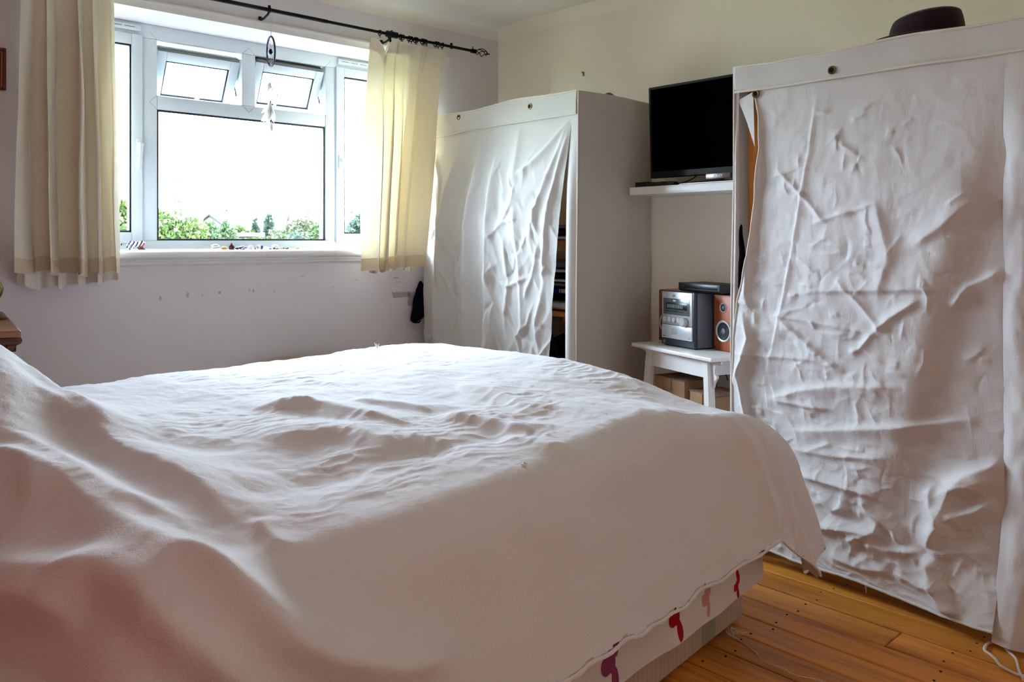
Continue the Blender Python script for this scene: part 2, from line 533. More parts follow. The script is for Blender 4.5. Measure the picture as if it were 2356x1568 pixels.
# ------------------------------------------------------------------ the room
XL, XR, YB, YW, ZC = -0.45, 3.31, -1.30, 3.71, 2.40
OX0, OX1, OZ0, OZ1 = 0.88, 2.83, 1.05, 2.148          # window opening
w = MB()
w.box((XL - .2, YW, 0), (OX0, YW + .34, ZC)); w.box((OX1, YW, 0), (XR + .2, YW + .34, ZC))
w.box((OX0, YW, 0), (OX1, YW + .34, OZ0)); w.box((OX0, YW, OZ1), (OX1, YW + .34, ZC))
struct(w.build('wall_window', 'wall_win'))
struct(boxp('wall_right', (XR, YB - .2, 0), (XR + .2, YW, ZC), 'wall_cream', bev=0))
struct(boxp('wall_left', (XL - .2, YB - .2, 0), (XL, YW, ZC), 'wall_pink', bev=0))
struct(boxp('wall_back', (XL, YB - .2, 0), (XR, YB, ZC), 'wall_cream', bev=0))
struct(boxp('ceiling', (XL - .2, YB - .2, ZC), (XR + .2, YW + .34, ZC + .15), 'ceiling', bev=0))
fl = struct(boxp('floor', (XL - .2, YB - .2, -.12), (XR + .2, YW + .34, -.022), 'subfloor', bev=0))
def plank_mesh(L):
    return MB().box((-.0573, 0, -.022), (.0573, L, 0), .0026, 1)
k = 0
x = XR - .12 * 32 + .06 + .03
splits = [1.02, 2.9, .35, 2.2, 3.2, 1.5, .8, 2.6]
cache = {}
while x - .06 < XR - .01:
    ys = [YB, splits[k % 8] - (.3 if k % 3 else 0), YW]
    for a, b in zip(ys, ys[1:]):
        if x < XL - .02: continue
        L = round(b - a - .003, 3)
        if L not in cache:
            p = plank_mesh(L).build('plank', 'plank', fl); cache[L] = p.data
        else:
            p = bpy.data.objects.new('plank', cache[L]); COL.objects.link(p); p.parent = fl
        p.location = (x, a + .0015, random.uniform(-.0012, .0008))
    x += .12; k += 1

# nail heads in the boards beside the bed
nail_me = MB().lathe([(.0035, -.002), (.0035, .0006), (.0, .0010)], 10).build('nail', 'subfloor', fl)
nx0 = XR - .12 * 32 + .06 + .03
k = 0
for i in range(20, 30):
    for yj in (.42, .86, 1.30):
        for sx_ in (-.034, .033):
            o = nail_me if k == 0 else nail_me.copy()
            if k: COL.objects.link(o)
            o.parent = fl; o.location = (nx0 + .12 * i + sx_ + random.uniform(-.005, .005), yj + random.uniform(-.02, .02), .0005); k += 1
# skirting boards
sk = [(0, 0), (.018, 0), (.018, .105), (.012, .125), (.006, .135), (0, .135)]
struct(MB().prism([(YW - a, b) for a, b in sk], 0, XL, XR).build('baseboard_window', 'gloss_white'))
struct(MB().prism([(XR - a, b) for a, b in sk], 1, YB, YW - .02).build('baseboard_right', 'gloss_white'))
struct(MB().prism([(XL + a, b) for a, b in sk], 1, YB, YW - .02).build('baseboard_left', 'gloss_white'))
# soft plaster cove under the ceiling
cv = [(0, 0), (.055, 0), (.042, -.006), (.025, -.017), (.012, -.032), (.004, -.047), (0, -.06)]
struct(MB().prism([(YW - a, ZC + b) for a, b in cv], 0, XL, XR).build('trim_1', 'ceiling'))
struct(MB().prism([(XR - a, ZC + b) for a, b in cv], 1, YB, YW).build('trim_2', 'wall_cream'))
# beaded batten along the lintel
bt = [(YW, 2.146), (YW - .014, 2.146), (YW - .016, 2.172), (YW - .020, 2.178), (YW - .020, 2.185), (YW - .012, 2.190), (YW, 2.190)]
struct(MB().prism(bt, 0, .80, 2.93).build('trim_3', 'gloss_white'))
# window board with rounded nose and cove under it
sb = [(3.958, 1.106), (3.675, 1.104)] + [(3.675 - .018 * math.sin(t), 1.086 + .018 * math.cos(t)) for t in np.linspace(.3, PI, 7)] \
     + [(3.682, 1.068), (3.680, 1.060), (3.686, 1.056), (3.690, 1.046), (3.700, 1.040), (3.71, 1.038), (3.71, 1.052), (3.958, 1.052)]
struct(MB().prism(sb, 0, .842, 2.868).build('trim_4', 'gloss_white'))

# ------------------------------------------------------------------ the window
win = bpy.data.objects.new('window_1', None); COL.objects.link(win); win.location = (1.855, 3.96, 1.106); struct(win)
WO = (1.855, 3.96, 1.106)
f = MB(); b = .004
f.box((.88, 3.96, 1.106), (.95, 4.03, 2.148), b); f.box((2.76, 3.96, 1.106), (2.83, 4.03, 2.148), b)
f.box((.95, 3.96, 2.083), (2.76, 4.03, 2.148), b); f.box((.95, 3.96, 1.106), (2.76, 4.03, 1.150), b)
f.box((1.341, 3.96, 1.150), (1.411, 4.03, 2.083), b); f.box((2.293, 3.96, 1.150), (2.352, 4.03, 2.083), b)
f.box((1.411, 3.962, 1.760), (2.293, 4.03, 1.825), b); f.box((1.823, 3.962, 1.825), (1.895, 4.03, 2.083), b)
f.build('window_frame', 'upvc', win, WO)
def ring(mb, x0, x1, z0, z1, wd, y0, y1, bev=.002):
    mb.box((x0, y0, z0), (x0 + wd, y1, z1), bev); mb.box((x1 - wd, y0, z0), (x1, y1, z1), bev)
    mb.box((x0 + wd, y0, z1 - wd), (x1 - wd, y1, z1), bev); mb.box((x0 + wd, y0, z0), (x1 - wd, y1, z0 + wd), bev)
    return mb
def handle(parent, x, z, y, lever=.11, off=WO, tilt=0.0):
    h = MB()
    h.box((x - .012, y - .012, z - .045), (x + .012, y, z + .03), .004)
    h.box((x - .010, y - .045, z - .012), (x + .010, y - .010, z + .010), .004)
    m = Matrix.Translation((x, y - .040, z)) @ Matrix.Rotation(tilt, 4, 'Y')
    h.box((-.008, -.008, -lever), (.008, .006, .008), .005, mat=m)
    h.build('handle', 'upvc', parent, off)
# mitre joints seen as hairlines where frame bars meet
def hair(p, q):
    MB().tube([p, q], .0007, 5).build('mitre_joint', 'grey_seal', win, WO)
yy = 3.9602
for (cx, cz, sx_, sz_) in [(1.376, 2.115, 1, -1), (1.376, 1.792, 1, 1), (1.376, 1.792, 1, -1), (1.859, 2.115, 1, -1), (1.859, 2.115, -1, -1),
                           (1.859, 1.792, 1, 1), (1.859, 1.792, -1, 1), (2.322, 2.115, -1, -1), (2.322, 1.792, -1, 1), (2.322, 1.792, -1, -1), (2.322, 1.128, -1, 1)]:
    hair((cx, yy, cz), (cx + .033 * sx_, yy, cz + .033 * sz_))
# fixed centre light
ring(MB(), 1.411, 2.293, 1.150, 1.760, .009, 3.967, 3.980, .001).build('gasket', 'gasket', win, WO)
boxp('pane', (1.405, 3.985, 1.145), (2.299, 4.009, 1.766), 'glass', win, WO, 0)
# side casements
for (x0, x1, hx) in ((.945, 1.341, 1.322), (2.352, 2.765, 2.374)):
    sroot = ring(MB(), x0, x1, 1.140, 2.090, .048, 3.945, 4.012, .004).build('sash', 'upvc', win, WO)
    ring(MB(), x0 + .048, x1 - .048, 1.188, 2.042, .008, 3.953, 3.965, .001).build('gasket', 'gasket', sroot, WO)
    boxp('pane', (x0 + .044, 3.972, 1.184), (x1 - .044, 3.996, 2.046), 'glass', sroot, WO, 0)
    handle(sroot, hx, 1.585, 3.945, .115, tilt=R(5 if hx < 2 else -4))
    # slotted trickle vent on the head
    tv_ = MB(); tv_.box((x0 + .01, 3.942, 2.106), (x1 - .008, 3.96, 2.134), .005); tv_.build('trickle_vent', 'upvc', win, WO)
    sl = MB()
    for j in range(6):
        xa = x0 + .03 + j * .057
        if xa + .045 < x1 - .02: sl.box((xa, 3.9412, 2.119), (xa + .045, 3.943, 2.1215), 0)
    sl.build('vent_slots', 'grey_seal', win, WO)['kind'] = 'stuff'
# two top-hung vents, pushed open outwards
def vent(x0, x1, top, h, ang, hx, htilt, hup):
    hinge = Matrix.Translation((0, 3.985, top)) @ Matrix.Rotation(ang, 4, 'X')
    def put(mb, name, mat, par):
        bmesh.ops.transform(mb.bm, matrix=hinge, verts=mb.bm.verts[:])
        return mb.build(name, mat, par, WO)
    s_ = put(ring(MB(), x0 + .006, x1 - .006, -h, 0, .045, -.022, .04, .004), 'vent_sash', 'upvc', win)
    put(ring(MB(), x0 + .051, x1 - .051, -h + .045, -.045, .008, -.013, -.004, .001), 'gasket', 'gasket', s_)
    put(MB().box((x0 + .047, .004, -h + .041), (x1 - .047, .026, -.041), 0), 'pane', 'glass', s_)
    put(MB().box((x0 + .008, -.020, .001), (x1 - .008, .036, .013), .002), 'weather_seal', 'grey_seal', s_)
    st = MB()
    for xs in (x0 + .004, x1 - .004):
        st.tube([(xs, 3.99, top + .005 - .03), (xs, 4.04, top - .10), (xs, 4.02, top - .17)], .004, 6)
    st.build('friction_stay', 'grey_seal', s_, WO)
    hd = MB(); hd.box((hx - .02, -.034, -h + .006), (hx + .02, -.022, -h + .036), .004)
    m = Matrix.Translation((hx, -.042, -h + .02)) @ Matrix.Rotation(htilt, 4, 'Y')
    hd.box((-.007, -.006, 0), (.007, .006, hup), .004, mat=m)
    put(hd, 'handle', 'upvc', s_)
vent(1.411, 1.823, 2.045, .262, R(27), 1.60, R(38), .085)
vent(1.895, 2.293, 2.062, .262, R(25), 2.035, R(2), .10)
# ------------------------------------------------------------------ bed
BED_A = R(7.5)
BP = np.array([2.229, 1.378])
BE = np.array([math.cos(BED_A), math.sin(BED_A)]); BN = np.array([-math.sin(BED_A), math.cos(BED_A)])
BED_W, BED_L = 1.50, 2.02
def bed_xy(s, w):
    return BP[0] + s * BE[0] + w * BN[0], BP[1] + s * BE[1] + w * BN[1]
bed = thing('divan_bed', 'low divan bed with striped ticking base, hidden under the pale throw', 'bed', (BP[0], BP[1], 0), BED_A)
# local: x toward the foot (0 at foot), y toward the window
MB().box((-BED_L, 0, .012), (0, BED_W, .33), .012, 3).build('divan_base', 'divan', bed)
for (cx, cy) in ((-.12, .12), (-.12, 1.38), (-1.9, .12), (-1.9, 1.38)):
    MB().lathe([(.022, 0), (.024, .006), (.018, .014)], 14, Matrix.Translation((cx, cy, 0))).build('glide_foot', 'black_matt', bed)
MB().box((-BED_L, .02, .33), (-.02, BED_W - .02, .56), .06, 4).build('mattress', 'sheet_plain', bed)

# throw: top height, drape over the edges, folds
S0, SH, W1 = -.06, -1.80, 1.38
RAD, ANG = .13, R(72)
def near_edge(s):
    return .02 + .10 * sstep(-1.15, -.45, s) - .085 * sstep(-.40, -.03, s)
def bed_top(s, w):
    z = .688 + .042 * w - .02 * sstep(1.25, 1.5, w)
    z = z + .022 * np.exp(-((s + .10) / .40) ** 2 - ((w - .75) / .40) ** 2)
    z = z - .055 * sstep(-.45, -.05, s) * sstep(.5, .05, w)
    rise = sstep(0, .20, (-1.74 + .245 * w) - s) * sstep(.55, 1.35, w)     # pillow under the throw
    return z + rise * .150
RIDGES = [  # cloth-space polylines (s, w): height, foot-side width, head-side width
    ([(-1.22, .78), (-1.115, .741), (-1.072, .637), (-1.063, .479), (-1.00, .38)], .026, .095, .030),
    ([(-1.16, .74), (-1.11, .70), (-1.09, .66)], .010, .03, .014),
    ([(-.94, .72), (-.90, .583), (-.865, .43)], .014, .06, .020),
    ([(-.90, .42), (-.873, .283), (-.862, .12)], .022, .10, .028),
    ([(-1.38, .48), (-1.246, .457), (-1.177, .391), (-1.20, .20)], .026, .12, .055),
    ([(-.60, .66), (-.595, .497), (-.68, .23)], .012, .08, .030),
    ([(-.97, .15), (-.931, .125), (-.915, .0)], .012, .06, .035),
    ([(-1.555, 1.32), (-1.526, 1.172), (-1.534, 1.031), (-1.559, .85), (-1.60, .62)], .030, .08, .028),
    ([(-1.60, 1.16), (-1.584, .983), (-1.594, .824), (-1.613, .622), (-1.617, .429), (-1.629, .248), (-1.655, .108), (-1.68, .03)], .040, .10, .032),
    ([(-1.76, .90), (-1.733, .756), (-1.723, .618), (-1.741, .428), (-1.748, .279), (-1.725, .185), (-1.715, .06)], .020, .05, .028),
    ([(-1.79, .82), (-1.774, .607), (-1.777, .433), (-1.793, .268), (-1.797, .119), (-1.797, .018), (-1.785, -.055), (-1.764, -.097), (-1.714, -.149), (-1.667, -.183), (-1.584, -.229), (-1.44, -.27)], .034, .060, .034),
    ([(-1.905, .26), (-1.888, .185), (-1.864, .079), (-1.859, -.004), (-1.862, -.04), (-1.853, -.088), (-1.82, -.141), (-1.76, -.21), (-1.70, -.28)], .042, .05, .026),
    ([(-1.98, .40), (-1.955, .319), (-1.93, .198), (-1.92, .121), (-1.925, .06)], .038, .035, .020),
    ([(-1.94, .44), (-1.926, .36), (-1.903, .24), (-1.90, .18)], .018, .03, .02),
    ([(-1.80, .76), (-1.789, .606), (-1.816, .462), (-1.83, .40)], .020, .04, .024),
    ([(-1.80, .06), (-1.775, -.07), (-1.74, -.125), (-1.667, -.183), (-1.55, -.24), (-1.38, -.28)], .030, .045, .026),
    ([(-1.63, .10), (-1.65, .002), (-1.646, -.04)], .012, .03, .014),
    ([(-.17, .06), (-.14, -.04), (-.120, -.16), (-.11, -.273), (-.108, -.40)], .020, .022, .030),
    ([(-1.42, .95), (-1.45, .7), (-1.5, .52)], .008, .06, .03),
    ([(-.45, 1.15), (-.55, .9), (-.6, .7)], .006, .08, .05),
]
PITS = [(-.775, .22, .09, .05, -.010), (-1.128, .20, .07, .05, -.012), (-1.40, .22, .13, .06, -.016), (-.735, .53, .06, .07, -.008),
        (-1.565, .21, .05, .06, -.010), (-1.46, .52, .05, .05, -.008), (-1.511, .60, .04, .05, -.006), (-.95, .19, .07, .06, -.008)]
def bed_detail(s, w):
    d = np.zeros(s.shape)
    for pts, h, wp, wn in RIDGES:
        d += ridge(s, w, pts, h, wp, wn, (.92, .40), 1.7)
    for (a, b, ra, rb, h) in PITS:
        d += h * np.exp(-((s - a) / ra) ** 2 - ((w - b) / rb) ** 2)
    top = sstep(-.06, .10, w) * sstep(-1.86, -1.74, s)
    d += top * (.0048 * fbm(s * 3.0 + 4, w * 2.4, 2, 5) + .0030 * fbm(s * 9, w * 7 + 2, 3, 9) + .0011 * fbm(s * 34 + 2 * w, w * 22, 2, 19))
    # short crinkles, mostly lengthways
    cr = ridged(s * 9 + .6 * gnoise(s * 5, w * 5, 3), w * 24 + 1.2 * gnoise(s * 6, w * 6, 8), 21, 2.0)
    d += top * .0030 * cr * sstep(-.1, .5, fbm(s * 2.2, w * 2.2, 2, 31) + .2)
    # long soft pulls on the hanging side
    side = 1 - sstep(-.10, .05, w)
    d += side * (.004 * gnoise(s * 2.0, w * 9, 41) + .003 * gnoise(s * 4.5 + w * 4, w * 5, 43))
    # folds down the head end
    hd = sstep(-1.84, -2.0, s)
    d += hd * .014 * gnoise(w * 5 + s * 2.5, s * 2, 63)
    return d
def throw_points(p, q, lift=0.0, detail=True):
    cs = np.clip(p, SH, S0); w0 = near_edge(cs); cw = np.clip(q, w0, W1)
    dx = p - cs; dy = q - cw
    d = np.hypot(dx, dy) + 1e-9
    ux, uy = dx / d, dy / d
    corner = np.minimum(np.abs(ux), np.abs(uy)) * 1.414           # 1 in the middle of a corner
    rad = RAD + np.where((dx > 0) & (dy < 0), .11 * corner, 0)
    a = np.minimum(d / rad, ANG)
    rest = np.maximum(d - rad * ANG, 0)
    lean = ANG + R(4) * corner
    h = rad * np.sin(a) + rest * np.cos(lean); drop = rad * (1 - np.cos(a)) + rest * np.sin(lean)
    # the loose foot corner swings into folds
    th = np.arctan2(np.abs(dx), np.maximum(-dy, 1e-9))
    sway = np.where((dy < 0) & (dx > 0), sstep(.02, .35, corner), 0) * sstep(.12, .5, d)
    h = h + sway * (.050 * np.sin(th * 8 + .8) - .005) * (d / .6)
    z = bed_top(cs, cw) - drop
    nx, ny, nz = ux * np.sin(a), uy * np.sin(a), np.cos(a)
    e = lift + (bed_detail(p, q) if detail else 0)
    S = cs + ux * h + nx * e; Wd = cw + uy * h + ny * e; Z = z + nz * e
    X, Y = bed_xy(S, Wd)
    return X, Y, np.maximum(Z, .012)
ps = np.concatenate([np.linspace(-2.36, .42, 480)])
qs = np.linspace(-.60, 1.62, 400)
P, Q = np.meshgrid(ps, qs, indexing='ij')
hemj = .010 * gnoise(P * 9, P * 0 + 3, 5) + .004 * gnoise(P * 40, P * 0, 6)
HEM_S = [-2.4, -.9, -.25, -.11, -.07, 0, .06, .15, .45]; HEM_Q = [-.402, -.402, -.380, -.372, -.405, -.455, -.505, -.54, -.56]
hemq = np.interp(P, HEM_S, HEM_Q)
cdx = np.maximum(P - S0, 0); cdy = np.maximum(near_edge(np.clip(P, SH, S0)) - Q, 0)
mask = (Q > hemq + hemj) & (np.hypot(cdx, cdy) < np.where((cdx > 0) & (cdy > 0), .585 + .02 * np.sin(np.arctan2(cdx, cdy + 1e-9) * 14), 9))
X, Y, Z = throw_points(P, Q)
throw = thing('throw', 'crumpled off-white cotton throw spread over the whole bed', 'throw', (1.3, 2.0, .7))
TO = (1.3, 2.0, .7)
grid('cloth', X, Y, Z, 'throw', throw, TO, mask)
# frayed rolled hem along the near edge
hs = np.linspace(-2.36, .06, 260)
hx, hy, hz = throw_points(hs, np.interp(hs, HEM_S, HEM_Q) - .002 + .010 * gnoise(hs * 9, hs * 0 + 3, 5), .002)
hr = .0035 + .0022 * (gnoise(hs * 60, hs * 0, 77) + .3)
MB().tube(list(zip(hx, hy, hz)), list(np.maximum(hr, .0018)), 6).build('frayed_hem', 'throw', throw, TO)
# loose threads where the corner frays
fr = MB()
rg = random.Random(3)
ex, ey, ez = throw_points(np.array([.10]), np.array([-.46]))
for j in range(9):
    a = Vector((ex[0] + rg.uniform(-.03, .03), ey[0] + rg.uniform(-.02, .02), ez[0] + .02))
    pts = [a + Vector((rg.uniform(-.01, .01), rg.uniform(-.01, .01), -t * rg.uniform(.012, .02))) for t in range(4)]
    for q_ in pts: q_.z = max(q_.z, .004)
    fr.tube(pts, .0007, 4)
fr.build('loose_fringe', 'thread', throw, TO)['kind'] = 'stuff'

# patterned sheet that shows below the throw along the near side
g_ = NT('sheet_with_red_flowers')
co = g_.coord()
base = g_.mix(g_.noise(co, 6, 3), lin((.86, .82, .82)), lin((.92, .88, .88)))
sheet_col = base
sp = g_.n('ShaderNodeSeparateXYZ'); g_.l(co, sp.inputs[0])
for (fx, fz, col, sc_) in ((-.512, .205, (.66, .10, .16), 1.0), (-.80, .200, (.58, .26, .42), 1.1), (-.345, .195, (.82, .58, .56), .8), (-.152, .165, (.70, .10, .16), .6), (-1.10, .20, (.66, .10, .16), 1.0), (-1.4, .21, (.6, .3, .45), 1.0)):
    for (px, pz, rx, rz) in ((.018, .036, .018, .036), (-.018, -.004, .024, .020), (.008, -.040, .014, .028), (.0, .0, .016, .026)):
        ddx = g_.math('DIVIDE', g_.math('SUBTRACT', sp.outputs[0], fx + px * sc_), rx * sc_)
        ddz = g_.math('DIVIDE', g_.math('SUBTRACT', sp.outputs[2], fz + pz * sc_), rz * sc_)
        rr = g_.math('ADD', g_.math('MULTIPLY', ddx, ddx), g_.math('MULTIPLY', ddz, ddz))
        fm = g_.math('MULTIPLY', g_.math('SUBTRACT', 1.05, rr, True), 4, True)
        sheet_col = g_.mix(fm, sheet_col, lin(col))
M['sheet_flower'] = g_.done(g_.pbsdf(sheet_col, .95, 0, .1, g_.bump(g_.noise(co, 500, 2), .2, .002)))
u = np.linspace(-1.98, .02, 150); v = np.linspace(0, 1, 40)
U, V = np.meshgrid(u, v, indexing='ij')
zb = .135 + .016 * gnoise(U * 2.2, U * 0, 3) - .03 * sstep(-.3, -1.6, U) * 0
zz = .42 + (zb - .42) * V
ww = -.028 - .022 * V + .010 * gnoise(U * 3, V * 1.2, 8) * (V + .2) - .010 * np.maximum(0, gnoise(U * 5 + V * 3, V * 2, 12))
ww = np.minimum(ww, -.012)
Xs, Ys = U, ww
shroot = grid('bed_sheet', Xs, Ys, zz, 'sheet_flower', None)
shroot.location = (BP[0], BP[1], 0); shroot.rotation_euler = (0, 0, BED_A)
tag(shroot, 'white sheet printed with red and pink flowers hanging below the throw', 'sheet')

# lint and a down tuft lying on the throw
def near_surface(s, w, up=.0):
    a, b, c = throw_points(np.array([s]), np.array([w]), up); return Vector((a[0], b[0], c[0]))
p0 = near_surface(-.30, 1.33)
tf = MB()
for j in range(14):
    d_ = Vector((rg.uniform(-1, 1), rg.uniform(-1, 1), rg.uniform(.2, 1))).normalized()
    tf.tube([p0, p0 + d_ * .012, p0 + d_ * rg.uniform(.018, .03)], [.0012, .0008, .0003], 4)
o = tf.build('down_tuft', 'feather', None, tuple(p0)); o.location = p0
tag(o, 'tiny wisp of white down on the far edge of the throw', 'feather')
p1 = near_surface(-1.06, .0)
o = MB().ball((0, 0, 0), (.007, .005, .005), 2, .3, 4).build('lint_ball', 'thread'); o.location = p1 + Vector((0, 0, .003))
tag(o, 'small white bobble of lint on the side of the throw', 'lint')
# thread trailing over the boards from under the base
tp = [(2.13, 1.368, .012), (2.107, 1.345, .003), (2.10, 1.30, .003), (2.075, 1.25, .003), (2.043, 1.198, .003), (2.05, 1.15, .003), (2.041, 1.108, .003), (2.06, 1.05, .003), (2.05, .98, .003)]
def smooth_curve(pts, n=8):
    out = []; P_ = [Vector(p) for p in pts]
    for i in range(len(P_) - 1):
        a = P_[max(i - 1, 0)]; b = P_[i]; c = P_[i + 1]; d = P_[min(i + 2, len(P_) - 1)]
        for k in range(n):
            t = k / n
            out.append(.5 * ((2 * b) + (c - a) * t + (2 * a - 5 * b + 4 * c - d) * t * t + (3 * b - a - 3 * c + d) * t ** 3))
    out.append(P_[-1]); return out
th = thing('loose_thread', 'tangle of white thread trailing across the boards from the bed base', 'thread', (2.1, 1.3, 0))
MB().tube(smooth_curve(tp), .0009, 5).build('strand', 'thread', th, (2.1, 1.3, 0))
MB().tube(smooth_curve([(a + .008 * math.sin(i * 2.1), b_ + .006 * math.cos(i * 1.3), c) for i, (a, b_, c) in enumerate(tp)]), .0007, 5).build('strand', 'thread', th, (2.1, 1.3, 0))
tf = MB()
for j in range(12):
    a = Vector((2.12 + rg.uniform(-.02, .02), 1.362, .012))
    tf.tube([a, a + Vector((rg.uniform(-.02, .02), -rg.uniform(.005, .02), -.006)), a + Vector((rg.uniform(-.03, .03), -rg.uniform(.015, .04), -.010))], .0006, 4)
tf.build('frayed_end', 'thread', th, (2.1, 1.3, 0))['kind'] = 'stuff'
# ------------------------------------------------------------------ canvas wardrobes
def pine_frame(root, off, x0, x1, y0, y1, top):
    for (px, py) in ((x0, y0), (x0, y1), (x1, y0), (x1, y1)):
        boxp('post', (px - .02, py - .02, 0), (px + .02, py + .02, top), 'pine', root, off, .004)
    for py in (y0, y1):
        boxp('top_rail', (x0 + .021, py - .015, top - .04), (x1 - .021, py + .015, top - .002), 'pine', root, off, .003)
    for px in (x0, x1):
        boxp('top_rail', (px - .015, y0 + .021, top - .04), (px + .015, y1 - .021, top - .002), 'pine_y', root, off, .003)
def eyelet(root, off, x, y, z):
    e = MB().torus((x, y, z), .0115, .0032, (1, 0, 0), 18, 8).build('eyelet', 'brass', root, off)
    boxp_ = MB().lathe([(.010, -.001), (.010, .001)], 16, Matrix.Translation((x + .001, y, z)) @ Matrix.Rotation(R(90), 4, 'Y'))
    boxp_.build('eyelet_hole', 'eyelet_dark', e, off)

def creases(Y, Z, n, seed, ylim, zlim, angs, hmax, lmax, dens=None):
    """many short straight creases: sharp, slightly asymmetric"""
    rg_ = random.Random(seed); D_ = np.zeros(Y.shape); made = 0
    while made < n:
        y = rg_.uniform(*ylim); z = rg_.uniform(*zlim)
        if dens is not None and rg_.random() > dens(y, z): continue
        made += 1
        a = R(rg_.choice(angs) + rg_.gauss(0, 14)); L = rg_.uniform(.25, 1) * lmax; h = hmax * rg_.uniform(.3, 1) * rg_.choice((1, 1, -.6))
        c, s_ = math.cos(a), math.sin(a); bend = rg_.uniform(-.15, .15) * L
        pts = [(y - c * L / 2, z - s_ * L / 2), (y - s_ * bend, z + c * bend), (y + c * L / 2, z + s_ * L / 2)]
        w1, w2 = rg_.uniform(.006, .022), rg_.uniform(.005, .010)
        y0, y1 = min(p[0] for p in pts) - .06, max(p[0] for p in pts) + .06; z0, z1 = min(p[1] for p in pts) - .06, max(p[1] for p in pts) + .06
        rows = np.where((Z[:, 0] > z0) & (Z[:, 0] < z1))[0]
        if not len(rows): continue
        sl = slice(rows[0], rows[-1] + 1)
        D_[sl] += ridge(Y[sl], Z[sl], pts, h, w1, w2, (-s_, c) if rg_.random() < .5 else (s_, -c), 1.15, .35)
    return D_

# --- white wardrobe in the corner
WA = thing('canvas_wardrobe', 'white canvas wardrobe with two eyelets in its top band, beside the window', 'wardrobe', (3.04, 3.10, 0))
AO = (3.04, 3.10, 0)
AX, AY0, AY1, AT = 2.77, 2.561, 3.640, 1.828
pine_frame(WA, AO, 2.815, 3.26, 2.605, 3.59, 1.79)
nz_, ny_ = 300, 230
zz = np.linspace(.03, 1.727, nz_); t = np.linspace(0, 1, ny_)
Zg, Tg = np.meshgrid(zz, t, indexing='ij')
yr = np.interp(zz, [0, .6, .854, 1.2, 1.355, 1.727], [2.705, 2.700, 2.684, 2.650, 2.636, 2.590])
yl = np.interp(zz, [0, .6, 1.0, 1.25, 1.45, 1.60, 1.70, 1.727], [3.650, 3.655, 3.652, 3.640, 3.615, 3.595, 3.622, 3.634])
Yg = yr[:, None] + (yl - yr)[:, None] * Tg
low = sstep(1.74, 1.2, Zg)
D = low * (.018 + .05 * np.sin(PI * np.clip(Tg * .9 + .1, 0, 1)) + .03 * sstep(.6, 1, Tg))
A_R = [([(3.20, 1.70), (3.23, 1.3), (3.25, .9), (3.24, .05)], .050, .045, .050), ([(3.09, 1.66), (3.09, 1.2), (3.10, .8), (3.09, .05)], .034, .020, .050),
       ([(3.40, 1.66), (3.46, 1.25), (3.50, .85), (3.51, .05)], .045, .05, .045), ([(2.94, 1.70), (2.95, 1.40)], .010, .03, .03),
       ([(2.60, 1.70), (2.80, 1.54), (2.95, 1.45)], .014, .012, .022), ([(2.60, 1.69), (2.67, 1.45), (2.72, 1.2), (2.74, .9)], .016, .012, .016),
       ([(2.61, 1.70), (2.70, 1.50), (2.79, 1.30), (2.83, 1.1)], .012, .012, .018), ([(3.60, 1.62), (3.52, 1.45), (3.47, 1.30)], .018, .02, .012),
       ([(3.58, 1.5), (3.45, 1.20), (3.36, 1.02)], .012, .02, .012), ([(2.93, 1.35), (2.88, 1.0), (2.86, .6)], .012, .012, .02),
       ([(2.99, 1.18), (2.95, .95), (2.98, .7)], .012, .016, .012), ([(2.73, .95), (2.78, .75), (2.74, .55), (2.78, .3)], .018, .014, .018),
       ([(3.36, 1.05), (3.31, .85), (3.33, .65)], .012, .014, .010), ([(3.0, .85), (2.90, .70), (2.84, .5)], .012, .012, .014),
       ([(2.82, .98), (2.95, .93), (3.02, .95)], .010, .014, .010), ([(2.76, 1.15), (2.80, .98), (2.86, .86)], .010, .010, .012)]
for pts, h, a, b_ in A_R:
    D += ridge(Yg, Zg, pts, h, a, b_, (1, 0), 1.6, .2)
wy = Yg + .05 * gnoise(Yg * 3, Zg * 2, 4); wz = Zg + .1 * gnoise(Yg * 2, Zg * 2, 6)
crs = ridged((wy + .35 * wz) * 7, wz * 2.1, 12, 2.5) + .8 * ridged((wy - .45 * wz) * 9, wz * 2.6, 15, 2.5)
D += low * (.003 + .005 * sstep(1.0, .4, Zg)) * (crs - .5) * sstep(1.72, 1.5, Zg)
D += low * creases(Yg, Zg, 110, 5, (2.66, 3.6), (.2, 1.55), (75, 105, 60, 120, 90), .012, .30, None)
D += low * .006 * fbm(Yg * 9, Zg * 4, 3, 22)
grid('front_flap', AX - .004 - np.maximum(D, -.0), Yg, Zg, 'canvas', WA, AO)
# top band, piping and roof
def sag(y): return .006 * np.sin((y - 2.56) * 5.5) - .004 * np.sin((y - 2.56) * 11)
yb = np.linspace(AY0, AY1, 120); zb = np.linspace(1.722, AT, 16)
Zb, Yb = np.meshgrid(zb, yb, indexing='ij')
Zb = Zb + sag(Yb) * (Zb - 1.70) / .12 - .012 * np.exp(-((Yb - 3.55) / .15) ** 2) * (1.83 - Zb) / .1
Db = .004 + .004 * gnoise(Yb * 4, Zb * 6, 5) + .003 * np.sin((Zb - 1.72) / .106 * PI)
grid('top_band', AX - .006 - Db, Yb, Zb, 'canvas', WA, AO, None, .0015)
MB().tube([(AX - .013, y, 1.724 - .012 * math.exp(-((y - 3.55) / .15) ** 2)) for y in np.linspace(AY0, AY1, 60)], .0042, 8).build('piping', 'piping', WA, AO)
MB().tube([(AX - .010, y, AT + float(sag(y))) for y in np.linspace(AY0, AY1, 60)], .0035, 8).build('piping', 'piping', WA, AO)
MB().tube([(AX - .008, AY0 - .002 + .006 * math.sin(z * 2.4), z) for z in np.linspace(.04, AT, 40)], .0035, 8).build('piping', 'piping', WA, AO)
